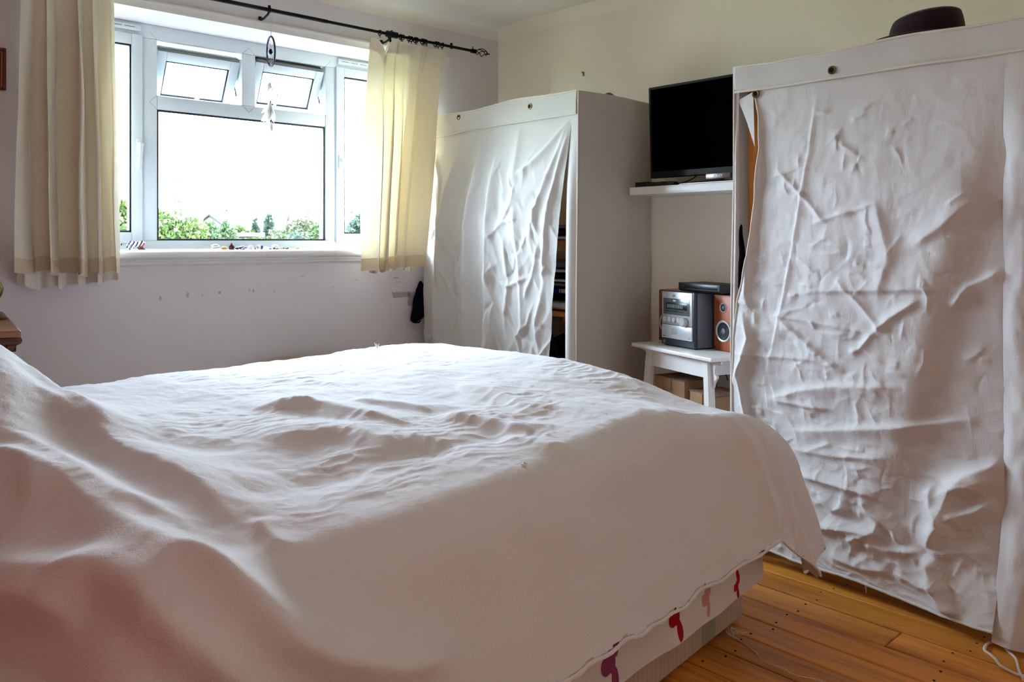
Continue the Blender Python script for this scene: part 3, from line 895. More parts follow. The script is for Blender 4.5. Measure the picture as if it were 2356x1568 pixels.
eyelet(WA, AO, AX - .0135, 3.40, 1.796); eyelet(WA, AO, AX - .0135, 2.861, 1.790)
# narrow strip beside the opening, bellied
ys = np.linspace(AY0 - .001, 2.628, 14); zs = np.linspace(.04, 1.722, 80)
Zs, Ys = np.meshgrid(zs, ys, indexing='ij')
Ys2 = Ys + .006 * np.sin(Zs * 2.4) - .022 * sstep(1.35, 1.72, Zs) * (Ys - AY0) / .067
Ds = .022 * np.sin((Ys - AY0) / .067 * PI) * sstep(1.72, 1.2, Zs) + .003
grid('corner_strip', AX - .004 - Ds, Ys2, Zs, 'canvas', WA, AO)
# side, far side and roof cloth
xs_ = np.linspace(AX, 3.300, 60); zs = np.linspace(.03, AT, 90)
Zs, Xs = np.meshgrid(zs, xs_, indexing='ij')
grid('side_panel', Xs, AY0 - .001 - .006 * (1 + gnoise(Xs * 7, Zs * 1.2, 3)) * np.sin((Xs - AX) / .53 * PI) + .006 * np.sin(Zs * 2.4), Zs + .003 * np.sin(Xs * 9) * (Zs > 1.8), 'canvas_shaded', WA, AO)
grid('side_panel', Xs, AY1 + .003 + .004 * gnoise(Xs * 5, Zs, 9), Zs, 'canvas', WA, AO)
yr_ = np.linspace(AY0, AY1, 50); xr_ = np.linspace(AX - .006, 3.30, 30)
Xr, Yr = np.meshgrid(xr_, yr_, indexing='ij')
grid('roof_cloth', Xr, Yr, AT + sag(Yr) - .012 * np.sin((Xr - AX) / .53 * PI), 'canvas', WA, AO)
# slatted shelves
for zsh in (.812, 1.150):
    for j in range(5):
        boxp('shelf_slat', (2.80 + j * .094, 2.628, zsh - .018), (2.868 + j * .094, 3.565, zsh), 'pine_y', WA, AO, .003)
    for yy_ in (2.70, 3.45):
        boxp('shelf_bearer', (2.84, yy_, zsh - .042), (3.24, yy_ + .025, zsh - .019), 'pine', WA, AO, .003)

# folded clothes seen through the gap
def folded(z0, h, mat, label, x=2.835, y=2.665, d=.30, wd=.30, seed=0):
    ys = np.linspace(0, wd, 14); n = 28
    prof = []
    for k in range(n):
        a = 2 * PI * k / n
        cx = math.copysign(abs(math.cos(a)) ** .45, math.cos(a)); cz = math.copysign(abs(math.sin(a)) ** .7, math.sin(a))
        prof.append((d / 2 * cx, h / 2 * cz))
    b = bmesh.new(); rings = []
    for i, yy in enumerate(ys):
        sq = .86 if i in (0, len(ys) - 1) else 1
        rings.append([b.verts.new((px * sq + .006 * math.sin(yy * 31 + seed), yy, h / 2 + pz * sq * (.96 + .04 * math.sin(yy * 40 + seed + px * 20)))) for px, pz in prof])
    for A_, B_ in zip(rings, rings[1:]):
        for k in range(n): b.faces.new((A_[k], A_[(k + 1) % n], B_[(k + 1) % n], B_[k]))
    b.faces.new(rings[0][::-1]); b.faces.new(rings[-1])
    mb = MB(); mb._merge(b)
    o = mb.build('folded_garment', mat, None); o.location = (x + d / 2, y, z0)
    return tag(o, label, 'garment', 'clothes folded on the wardrobe shelves')
z = .813
for h, mat, lab in ((.052, 'white_cloth', 'bulky white garment lying directly on the lower wardrobe shelf'),
                    (.026, 'black_cloth', 'black garment folded on the bulky white one in the wardrobe'),
                    (.040, 'blue_cloth', 'royal blue garment with a white emblem in the wardrobe stack'),
                    (.020, 'grey_cloth', 'grey garment folded on the royal blue one in the wardrobe'),
                    (.018, 'white_cloth', 'thin white garment folded on the grey one in the wardrobe'),
                    (.026, 'navy_cloth', 'navy garment between two white ones in the wardrobe stack'),
                    (.022, 'white_cloth', 'white garment folded on the navy one in the wardrobe'),
                    (.040, 'grey_cloth', 'crumpled grey garment on top of the lower-shelf stack')):
    o = folded(z, h - .001, mat, lab, 2.835 + random.uniform(-.012, .012), 2.665 + random.uniform(-.01, .01), seed=z * 50)
    if mat == 'blue_cloth':
        e_ = MB()
        for yy_, sl in ((.055, 12), (.064, -12), (.073, 12), (.086, 0)):
            e_.box((-.1535, yy_ - .002, .012), (-.149, yy_ + .002, .030), 0)
        e_.build('emblem', 'white_cloth', o)
    z += h
z = 1.151
for h, mat, lab in ((.022, 'white_cloth', 'white garment lying directly on the upper wardrobe shelf'), (.03, 'navy_cloth', 'navy garment on the upper wardrobe shelf above a white one'),
                    (.024, 'grey_cloth', 'grey garment on top of the upper-shelf stack')):
    folded(z, h - .001, mat, lab, 2.835, 2.66, seed=z * 30); z += h
# black holdall on the wardrobe floor
bg = thing('holdall', 'black holdall bag standing at the bottom of the white wardrobe', 'bag', (2.98, 2.85, 0))
MB().ball((0, 0, .35), (.14, .17, .345), 3, .04, 2).build('bag_body', 'black_cloth', bg)
MB().tube([(-.10, -.05, .60), (-.11, -.03, .69), (-.11, .04, .69), (-.10, .07, .60)], .008, 8).build('strap', 'black_matt', bg)
# dark jacket squeezed between wardrobe and window wall
jk = thing('jacket', 'dark navy jacket poking out between white wardrobe and window wall', 'jacket', (2.705, 3.678, .70))
v = np.linspace(0, 1, 26); a = np.linspace(0, 2 * PI, 20, endpoint=False)
V, Aa = np.meshgrid(v, a, indexing='ij')
rx = np.interp(V, [0, .06, .25, .55, .8, 1], [.030, .058, .055, .040, .030, .006]); ry = .022 * np.sin(np.clip(V * 3.0 + .25, 0, PI / 2)) * np.interp(V, [0, .8, 1], [1, 1, .3])
grid('sleeve', rx * np.cos(Aa) + .012 * V, ry * np.sin(Aa) + .004 * np.sin(V * 14), .018 + V * .21 - .03 * np.cos(Aa) * (1 - V) * -1 * .6, 'navy_cloth', jk, (0, 0, 0), None, 0, True)
grid('cuff', np.interp(V, [0, 1], [.004, .030]) * np.cos(Aa), .016 * np.sin(Aa), .018 - .02 * np.cos(Aa) * -1 * .9 + .002 * V, 'navy_cloth', jk, (0, 0, 0), None, 0, True)
# red bundle on the wardrobe roof
o = MB().ball((0, 0, .012), (.032, .02, .016), 3, .12, 5).build('cloth_bundle', 'red_cloth'); o.location = (3.03, 2.60, AT - .002)
tag(o, 'small dull red cloth bundle on top of the white wardrobe', 'cloth')

# --- off-white wardrobe against the right-hand wall
WB = thing('canvas_wardrobe', 'crumpled off-white canvas wardrobe with gaping front, hat on top', 'wardrobe', (3.0, 1.2, 0))
BO = (3.0, 1.2, 0)
BX, BY0, BY1, BT = 2.70, .715, 1.703, 1.792
pine_frame(WB, BO, 2.775, 3.26, .77, 1.655, 1.75)
zz = np.linspace(.026, 1.700, 470); t = np.linspace(0, 1, 280)
Zg, Tg = np.meshgrid(zz, t, indexing='ij')
yl = np.interp(zz, [0, .25, .5, .80, .92, 1.00, 1.10, 1.28, 1.48, 1.60, 1.70], [1.695, 1.700, 1.700, 1.695, 1.675, 1.650, 1.628, 1.604, 1.592, 1.600, 1.628])
yr = np.interp(zz, [0, .2, .5, 1.7], [.800, .800, .802, .800])
Yg = yr[:, None] + (yl - yr)[:, None] * Tg
low = sstep(1.70, 1.35, Zg)
D = low * (.012 + .020 * np.sin(PI * Tg))
ybk = .93 + (1.1 - Zg) * .24
D += .040 * sstep(ybk - .085, ybk + .055, Yg) * np.exp(-np.maximum(Yg - ybk, 0) / .30) * sstep(1.65, 1.15, Zg) * sstep(.18, .5, Zg)
D += .014 * np.exp(-((Yg - 1.66) / .06) ** 2) * low                                     # edge curl
D += .040 * sstep(.55, .0, Zg) * sstep(1.70, 1.0, Yg) + .075 * sstep(.30, .0, Zg) * sstep(1.10, .80, Yg)
B_R = [([(1.45, .955), (1.383, .978), (1.021, 1.001), (.95, 1.0)], .011, .030, .009), ([(1.54, .886), (1.40, .877), (1.17, .853)], .008, .012, .008),
       ([(1.52, .885), (1.43, .82), (1.342, .76), (1.28, .72)], .011, .010, .016), ([(1.70, .735), (1.5, .742), (1.333, .748)], .008, .014, .008),
       ([(1.56, .585), (1.413, .640), (1.285, .672), (1.074, .692)], .018, .012, .045), ([(1.53, .592), (1.40, .588), (1.30, .592)], .010, .014, .008),
       ([(1.48, .490), (1.333, .517), (1.063, .574), (.864, .626)], .015, .012, .030), ([(1.46, .43), (1.28, .44), (1.1, .47)], .010, .02, .010),
       ([(1.383, 1.69), (1.40, 1.45), (1.433, 1.262), (1.504, .895), (1.577, .603)], .005, .006, .014), ([(1.002, .205), (.938, .409), (.804, .462)], .034, .030, .030),
       ([(1.002, .205), (.977, .121), (.916, .03)], .036, .020, .030), ([(1.002, .205), (1.113, .183), (1.211, .178)], .020, .018, .024), ([(1.002, .205), (.90, .235), (.838, .249)], .020, .02, .03),
       ([(1.01, .21), (.958, .298), (.995, .345), (1.0, .42)], .022, .022, .022), ([(1.211, .34), (1.182, .291), (1.10, .249), (1.08, .20)], .024, .014, .020),
       ([(1.44, .350), (1.254, .346), (1.14, .340)], .020, .022, .012), ([(1.40, .181), (1.254, .21), (1.14, .228)], .024, .020, .014), ([(1.26, .167), (1.154, .228), (1.15, .27)], .020, .016, .016),
       ([(.96, .31), (.873, .357), (.82, .399)], .024, .016, .024), ([(.95, .40), (.897, .455), (.80, .512)], .022, .018, .030), ([(.945, .94), (.897, 1.012), (.80, 1.066)], .016, .012, .030),
       ([(1.05, 1.13), (.958, 1.193), (.85, 1.295)], .014, .035, .014), ([(1.53, 1.41), (1.391, 1.273), (1.33, 1.2)], .008, .010, .010), ([(1.298, 1.024), (1.211, .942), (1.127, .85)], .010, .010, .012),
       ([(1.17, .85), (1.113, .906), (1.02, .97)], .014, .016, .012), ([(1.16, .862), (1.211, .801), (1.25, .78)], .012, .012, .010), ([(1.36, .30), (1.30, .26), (1.24, .29)], .016, .016, .012),
       ([(1.61, 1.66), (1.60, 1.40), (1.63, 1.15), (1.64, .95), (1.61, .86)], .018, .02, .014), ([(1.66, .90), (1.625, .80), (1.665, .66), (1.63, .50), (1.60, .40)], .020, .014, .014),
       ([(1.70, .62), (1.64, .72), (1.60, .80)], .012, .012, .012), ([(1.10, .12), (1.02, .10), (.93, .13)], .016, .02, .014), ([(1.32, .11), (1.2, .10), (1.1, .12)], .016, .016, .014),
       ([(1.17, 1.30), (1.12, 1.10), (1.16, .95)], .010, .03, .02), ([(1.40, 1.20), (1.30, 1.23), (1.15, 1.27)], .006, .010, .008), ([(1.30, 1.48), (1.22, 1.42), (1.25, 1.36)], .005, .012, .010)]
for pts, h, a, b_ in B_R:
    D += ridge(Yg, Zg, pts, h, a, b_, (.35, .94) if abs(pts[0][0] - pts[-1][0]) > abs(pts[0][1] - pts[-1][1]) else (1, .1), 1.5, .2)
wy = Yg + .04 * gnoise(Yg * 5, Zg * 5, 14); wz = Zg + .04 * gnoise(Yg * 5, Zg * 5, 16)
crs = ridged(wy * 6.5 + wz * 2, wz * 7, 31, 3) + ridged(wy * 9 - wz * 5, wz * 8 + wy * 2, 35, 3) + .6 * ridged(wy * 17, wz * 15, 37, 2.5)
amp = .0007 + .0005 * sstep(1.45, .95, Zg) * sstep(.95, 1.15, Yg) + .0016 * sstep(.45, .2, Zg)
D += amp * (crs - .5) * sstep(1.70, 1.6, Zg)
D += creases(Yg, Zg, 340, 9, (.84, 1.64), (.08, 1.60), (0, 8, -10, 90, 80, 45, -50, 0), .0062, .13, lambda y, z: (1 if z < .5 else .75 if z < 1.15 else .3) * (1 if y > 1.08 or z < .45 else .25))
D += .0010 * sstep(1.5, 1.2, Zg) * fbm(Yg * 22, Zg * 14, 3, 52) * sstep(.95, 1.1, Yg)
D += .0025 * fbm(Yg * 8, Zg * 5, 3, 58)
zhem = .026 + (.030 + .02 * gnoise(Yg * 3.5, Yg * 0, 3)) * sstep(.10, 0, Zg)
Zf = Zg + (zhem - .026)
grid('front_flap', BX - .004 - np.maximum(D, 0), Yg, Zf, 'canvas_pink', WB, BO)
# bottom hem turned up in a strip
hm = D[0]; 
MB().tube([(BX - .006 - max(float(d_), 0), float(y_), float(z_)) for d_, y_, z_ in zip(D[0][::5], Yg[0][::5], Zf[0][::5])], .0045, 8).build('hem', 'canvas', WB, BO)
MB().tube([(BX - .006 - max(float(d_), 0), float(y_), float(z_)) for d_, y_, z_ in zip(D[::6, -1], Yg[::6, -1], Zf[::6, -1])], .0032, 8).build('flap_edging', 'piping', WB, BO)
# strip right of the seam
ys = np.linspace(BY0, .806, 26); zs = np.linspace(.02, 1.700, 200)
Zs, Ys = np.meshgrid(zs, ys, indexing='ij')
Ds = .010 + .095 * sstep(.45, 0, Zs) + .012 * np.sin((Ys - BY0) / .09 * PI) + .008 * fbm(Ys * 9, Zs * 5, 3, 71)
grid('corner_strip', BX - .010 - Ds * sstep(1.7, 1.4, Zs), Ys, Zs, 'canvas_pink', WB, BO)
# left-hand strip and the turned-over corner of the flap
ys = np.linspace(1.684, BY1 + .002, 10); zs = np.linspace(.05, 1.700, 110)
Zs, Ys = np.meshgrid(zs, ys, indexing='ij')
grid('edge_strip', BX - .004 - .008 * np.sin((Ys - 1.684) / .021 * PI) * sstep(1.7, 1.4, Zs), Ys + .014 * sstep(1.45, .8, Zs) + .004 * np.sin(Zs * 5), Zs, 'canvas', WB, BO)
tr_ = bmesh.new()
T_ = [(BX - .002, 1.692, 1.668), (BX - .006, 1.627, 1.690), (BX - .012, 1.618, 1.49), (BX - .004, 1.655, 1.585)]
vs_ = [tr_.verts.new(p) for p in T_]; tr_.faces.new((vs_[0], vs_[1], vs_[2], vs_[3]))
bmesh.ops.subdivide_edges(tr_, edges=tr_.edges[:], cuts=4, use_grid_fill=True)
mb = MB(); mb._merge(tr_); mb.build('turned_corner', 'canvas_pink', WB, BO)
# top band
yb = np.linspace(BY0, BY1, 120); zb = np.linspace(1.694, BT, 16)
Zb, Yb = np.meshgrid(zb, yb, indexing='ij')
def sagB(y): return .010 * np.sin((y - .715) * 3.1) * 0 - .012 * np.exp(-((y - 1.55) / .12) ** 2) + .004 * np.sin(y * 13)
Zb = Zb + sagB(Yb) * (Zb - 1.65) / .14
grid('top_band', BX - .008 - .005 * gnoise(Yb * 5, Zb * 8, 15) - .004 * np.sin((Zb - 1.694) / .098 * PI), Yb, Zb, 'canvas_pink', WB, BO, None, .0015)
MB().tube([(BX - .014 - .002 * math.sin(y * 20), y, 1.697 + .3 * float(sagB(y))) for y in np.linspace(BY0, BY1, 60)], .0045, 8).build('piping', 'piping', WB, BO)
MB().tube([(BX - .010, y, BT + float(sagB(y))) for y in np.linspace(BY0, BY1, 60)], .004, 8).build('piping', 'piping', WB, BO)
MB().tube([(BX - .008, BY1 + .003 + .012 * float(sstep(1.45, .8, z)), z) for z in np.linspace(.05, BT, 40)], .0038, 8).build('piping', 'piping', WB, BO)
eyelet(WB, BO, BX - .0155, 1.325, 1.722); eyelet(WB, BO, BX - .010, 1.615, 1.680)
xs_ = np.linspace(BX, 3.300, 40); zs = np.linspace(.03, BT - .004, 70)
Zs, Xs = np.meshgrid(zs, xs_, indexing='ij')
grid('side_panel', Xs, BY1 + .012 * sstep(1.45, .8, Zs) + .004 * gnoise(Xs * 6, Zs, 3), Zs, 'canvas_pink', WB, BO)
grid('side_panel', Xs, BY0 - .004 * (1 + gnoise(Xs * 6, Zs, 8)), Zs, 'canvas_pink', WB, BO)
xr_ = np.linspace(BX - .006, 3.30, 40); yr_ = np.linspace(BY0, BY1, 60)
Xr, Yr = np.meshgrid(xr_, yr_, indexing='ij')
grid('roof_cloth', Xr, Yr, BT + sagB(Yr) + .018 * np.exp(-((Yr - 1.45) / .16) ** 2 - ((Xr - 2.95) / .14) ** 2) - .004 * np.sin((Xr - BX) / .6 * PI), 'canvas_pink', WB, BO)
# tie tape lying on the boards
tp = [(2.60, .80, .02), (2.625, .812, .006), (2.60, .822, .005), (2.552, .815, .005), (2.535, .795, .005), (2.515, .775, .005), (2.488, .757, .006), (2.475, .73, .006), (2.47, .70, .006), (2.50, .66, .006)]
MB().tube(smooth_curve(tp), .004, 6).build('tie_tape', 'piping', WB, BO)
MB().tube(smooth_curve([(2.62, .79, .02), (2.60, .775, .006), (2.56, .74, .006), (2.50, .715, .006), (2.45, .69, .006)]), .0035, 6).build('tie_tape', 'piping', WB, BO)
MB().tube([(BX - .03, 1.205, .045), (BX - .032, 1.203, .028), (BX - .032, 1.201, .010)], [.004, .003, .0015], 6).build('tie_tape', 'piping', WB, BO)
# orange pine board and dark coat inside the gap
boxp('side_board', (2.735, 1.575, .05), (2.758, 1.676, 1.70), 'pine', WB, BO, .003)
ct = thing('hanging_coat', 'black coat hanging inside the gap of the off-white wardrobe', 'coat', (2.735, 1.69, .95))
v = np.linspace(0, 1, 40); a = np.linspace(0, 2 * PI, 20, endpoint=False)
V, Aa = np.meshgrid(v, a, indexing='ij')
rr = np.interp(V, [0, .04, .3, .7, .96, 1], [.006, .014, .014, .011, .006, .002])
grid('sleeve', rr * .55 * np.cos(Aa) - .022, rr * np.sin(Aa) + .004 * np.sin(V * 9) - .004 * V, .02 + .24 * V, 'black_cloth', ct, (0, 0, 0), None, 0, True)
# ------------------------------------------------------------------ curtain pole
pole = thing('curtain_pole', 'black iron telescopic curtain pole with twisted cage finial above the window', 'curtain pole', (1.8, 3.61, 2.22))
PO = (1.8, 3.61, 2.22)
PY, PZ = 3.61, 2.222
MB().tube([(.40, PY, PZ), (2.10, PY, PZ)], .0095, 14).build('outer_tube', 'iron', pole, PO)
MB().tube([(2.08, PY, PZ), (3.035, PY, PZ)], .0078, 14).build('inner_tube', 'iron', pole, PO)
for bx_ in (.60, 1.795, 2.478):
    b_ = MB(); b_.box((bx_ - .008, 3.700, PZ - .075), (bx_ + .008, 3.709, PZ - .012), .002)
    b_.tube([(bx_, 3.705, PZ - .03), (bx_, 3.66, PZ - .028), (bx_, 3.625, PZ - .018), (bx_, PY + .004, PZ - .011)], .0055, 8)
    b_.torus((bx_, PY, PZ), .0125, .004, (1, 0, 0), 16, 8)
    b_.box((bx_ - .006, PY - .004, PZ + .010), (bx_ + .006, PY + .004, PZ + .022), .002)
    b_.build('bracket', 'iron', pole, PO)
cl = MB(); cl.tube([(2.448, PY, PZ), (2.512, PY, PZ)], .0165, 16); cl.tube([(2.462, PY, PZ - .012), (2.470, PY - .004, PZ - .045)], [.009, .006], 8)
cl.build('collar', 'iron', pole, PO)
MB().box((2.868, PY - .005, PZ - .012), (2.882, PY + .005, PZ + .020), .003).build('clip', 'iron', pole, PO)
fn = MB(); fn.tube([(3.02, PY, PZ), (3.05, PY, PZ)], .0125, 14)
fn.box((3.028, PY - .002, PZ + .010), (3.032, PY + .002, PZ + .026), .0008)
fn.build('finial_cap', 'iron', pole, PO)
for k in range(4):
    pts = []
    for t in np.linspace(0, 1, 18):
        a = k * PI / 2 + t * PI * 1.05; r_ = .019 * math.sin(PI * t) ** .8 + .003
        pts.append((3.05 + .088 * t, PY + r_ * math.cos(a), PZ + r_ * math.sin(a)))
    MB().tube(pts, .0024, 6).build('finial_wire', 'iron', pole, PO)
MB().tube([(3.134, PY, PZ), (3.155, PY, PZ)], [.005, .003], 8).build('finial_tip', 'iron', pole, PO)
# rings
ring_me = MB().torus((0, 0, 0), .0128, .0030, (1, 0, 0), 20, 8).torus((0, 0, -.019), .004, .0014, (0, 1, 0), 12, 6).build('curtain_ring', 'iron')
spots = [2.535, 2.548, 2.588, 2.603, 2.628, 2.640, 2.675, 2.688, 2.702, 2.765, 2.782, 2.812]
for i, xr__ in enumerate(spots + [2.405] + [.70, .76, .82, .88, .94, 1.0, 1.06, 1.10]):
    o = ring_me if i == 0 else ring_me.copy()
    if i: COL.objects.link(o)
    o.location = (xr__, PY, PZ - .003); o.rotation_euler = (0, random.uniform(-.1, .1), random.uniform(-.35, .35))
    if xr__ == 2.405: tag(o, 'lone black ring left of the collar holding the drooping curtain corner', 'ring')
    elif xr__ > 2: tag(o, 'black iron ring bunched right of the pole collar', 'ring', 'rings of the right-hand curtain')
    else: tag(o, 'black iron ring above the pinkish gathered curtain', 'ring', 'rings of the left-hand curtain')

# ------------------------------------------------------------------ curtains
def curtain_fn(xt, xb, zt, zb_, y0, n, amp, seed, droop=None, lean=0.0):
    def fn_(u, v):            # v 0 top .. 1 bottom
        ph = 2 * PI * n * (u + .055 * np.sin(u * 6 + seed) + .022 * np.sin(u * 15 + seed * 2)) + .5 * np.sin(v * 2.2 + seed)
        spread = .35 + .65 * sstep(0, .5, v)
        A = amp * spread * (1 + .5 * np.sin(u * 8 + seed * 3))
        ph2 = ph + .9 * np.sin(ph * .5 + seed) * sstep(.2, .9, v) + .25 * gnoise(u * 6, v * 3, int(seed * 7) + 2) + .9 * gnoise(u * 2.5, v * 1.6, int(seed * 9) + 5) * v
        xa = xt[0] + (xt[1] - xt[0]) * u; xc = xb[0] + (xb[1] - xb[0]) * u
        e = sstep(0, 1, v) if lean == 0 else v ** lean
        x = xa + (xc - xa) * e + .55 * A * np.sin(2 * ph2 + .4) * .45
        y = y0 - A * np.sin(ph2) - .006 * np.sin(ph2 * 2.3 + v * 2) * spread
        z_ = zt + (zb_ - zt) * v
        if droop is not None: z_ = z_ - droop(u) * (1 - v) ** 2
        z_ = z_ + v * (.010 * np.sin(ph2 + 1) + .008 * np.sin(u * 5 + seed))
        return x, y, z_
    return fn_
def curtain(name, label, off, fn_, hem_v, nu=320, nv=130):
    c = thing(name, label, 'curtain', off)
    def sheet(nm, va, vb, mat, dy=0.0, nvv=nv):
        u = np.linspace(0, 1, nu); v = np.linspace(va, vb, nvv)
        U, V = np.meshgrid(u, v, indexing='ij')
        x, y, z_ = fn_(U, V)
        return grid(nm, x, y + dy, z_, mat, c, off)
    sheet('curtain_fabric', 0, hem_v, 'curtain'); sheet('hem', hem_v - .004, 1, 'hem', -.0012, 14)
    sheet('heading_tape', .004, .055, 'hem', .003, 8)
    return c
fnL = curtain_fn((.775, 1.105), (.752, 1.128), 2.205, 1.022, 3.590, 4.3, .058, 1.3)
cL = curtain('curtain', 'pinkish cream curtain with double hem, gathered beside the picture frame', (.94, 3.6, 1.0), fnL, .955)
fnLl = curtain_fn((.785, 1.10), (.762, 1.142), 2.19, .972, 3.652, 4.2, .026, 2.6)
U, V = np.meshgrid(np.linspace(0, 1, 200), np.linspace(0.0, 1, 90), indexing='ij')
x_, y_, z_ = fnLl(U, V); grid('lining', x_, y_, z_, 'lining_dense', cL, (.94, 3.6, 1.0))
fnR = curtain_fn((2.352, 2.835), (2.302, 2.655), 2.186, .998, 3.590, 4.7, .044, 4.1, lambda u: .085 * np.exp(-((u - .145) / .055) ** 2), .55)
cR = curtain('curtain', 'yellowish cream curtain hanging from bunched rings beside the white wardrobe', (2.55, 3.59, 1.0), fnR, .952)
fnRl = curtain_fn((2.37, 2.82), (2.325, 2.66), 2.165, .990, 3.648, 4.3, .022, 5.7)
x_, y_, z_ = fnRl(U * .55 + .45, V); grid('lining', x_, y_, z_, 'lining', cR, (2.55, 3.59, 1.0))

# ------------------------------------------------------------------ dream catcher
dc = thing('dream_catcher', 'purple-bound dream catcher with white feathers hanging from the curtain pole', 'dream catcher', (1.803, 3.61, 2.03))
DO = (1.803, 3.61, 2.03)
hn = Vector((.97, -.20, .05)).normalized()
MB().torus(DO, .068, .0042, hn, 40, 8).build('hoop', 'purple_thread', dc, DO)
q = hn.to_track_quat('Z', 'Y')
wb = MB()
for k in range(9):
    a = 2 * PI * k / 9
    for (r0, r1, da) in ((.066, .040, .35), (.040, .018, .35), (.066, .040, -.35), (.040, .018, -.35)):
        p = Vector(DO) + q @ Vector((r0 * math.cos(a), r0 * math.sin(a), 0)); p2 = Vector(DO) + q @ Vector((r1 * math.cos(a + da), r1 * math.sin(a + da), 0))
        wb.tube([p, p2], .0006, 4)
wb.build('web', 'web', dc, DO)
MB().ball(DO, (.010, .006, .013), 2, .2, 2).build('bead', 'bark', dc, DO)
MB().tube([(1.812, 3.61, 2.232), (1.803, 3.61, 2.098)], .0007, 5).tube([(1.800, 3.61, 2.232), (1.803, 3.61, 2.098)], .0007, 5).build('hanging_cord', 'web', dc, DO)
MB().tube([(1.803, 3.61, 1.962), (1.800, 3.61, 1.90), (1.801, 3.612, 1.80), (1.806, 3.61, 1.70)], .0005, 5).build('hanging_cord', 'web', dc, DO)
def feather(cx, cy, cz, L, W_, yaw, swing, curl):
    t = np.linspace(0, 1, 14); s_ = np.linspace(-1, 1, 7)
    T, S_ = np.meshgrid(t, s_, indexing='ij')
    wd = W_ * np.sin(np.clip(T * .9 + .1, 0, 1) * PI) ** .7
    x = wd * S_ * (1 + .15 * np.sin(T * 40 + S_ * 3)); y = curl * T ** 2 * L + .15 * wd * S_ ** 2; z = -T * L
    ca, sa = math.cos(swing), math.sin(swing); x, z = ca * x - sa * z, sa * x + ca * z
    cb, sb_ = math.cos(yaw), math.sin(yaw); x, y = cb * x - sb_ * y, sb_ * x + cb * y
    grid('feather', x + cx, y + cy, z + cz, 'feather', dc, DO)
rg = random.Random(5)
for j in range(6): feather(1.799, 3.61, 1.885, .042 + rg.uniform(0, .015), .009, rg.uniform(0, 6), rg.uniform(-.35, .35), .3)
for j in range(3): feather(1.801, 3.61, 1.838, .030, .007, rg.uniform(0, 6), rg.uniform(-.4, .2), .3)
for j in range(16): feather(1.800, 3.61, 1.792 - .02 * (j % 3), .06 + rg.uniform(0, .03), .011, rg.uniform(0, 6), rg.uniform(-.75, .75), .3)
for j in range(5): feather(1.803, 3.61, 1.705 - .012 * (j % 2), .055, .008, rg.uniform(0, 6), rg.uniform(-.2, .1), .2)
MB().ball((1.801, 3.61, 1.795), (.004, .004, .007), 2).ball((1.803, 3.61, 1.706), (.004, .004, .006), 2).build('bead', 'purple_thread', dc, DO)

# ------------------------------------------------------------------ ornaments on the window board
for nm, c, tr in (('clear', (.88, .90, .92), .7), ('amber', (.88, .62, .30), .3), ('garnet', (.28, .05, .07), 0), ('black', (.08, .08, .09), 0), ('amethyst', (.46, .38, .62), .3), ('quartz', (.94, .93, .94), .1),
                  ('rose', (.93, .84, .86), .1), ('bluegrey', (.36, .38, .45), 0), ('brown', (.50, .26, .16), 0), ('lapis', (.16, .18, .40), 0), ('tan', (.72, .52, .28), 0), ('rust', (.48, .18, .10), 0)):
    M['st_' + nm] = stone('stone_' + nm, c, tr)
GRP = 'polished stones on the window board'
def pebble(px_x, wd, ht, mat, label, dy=0.0, kind=0, seed=0):
    y = 3.885 + dy
    if kind == 1:      # faceted cluster
        rr = random.Random(seed); mb = MB()
        for j in range(9):
            a = rr.uniform(0, 6.28); r_ = rr.uniform(.2, .9) * wd / 2 * (1 if j else 0); hh = ht * (1 - .75 * r_ / (wd / 2))
            mb.lathe([(wd * .17, 0), (wd * .19, hh * .55), (0, hh)], 6, Matrix.Translation((r_ * math.cos(a), r_ * math.sin(a) * .6, 0)))
        o = mb.build('crystal_cluster', mat)
    else:
        o = MB().ball((0, 0, ht / 2), (wd / 2, wd * .36, ht / 2), 3, .05 if kind == 0 else 0.0, seed).build('glass_ball' if kind == 2 else 'pebble', mat)
    o.location = (px_x, y, 1.1062)
    tag(o, label, 'ornament' if kind else 'stone', GRP)
x0 = 1.640
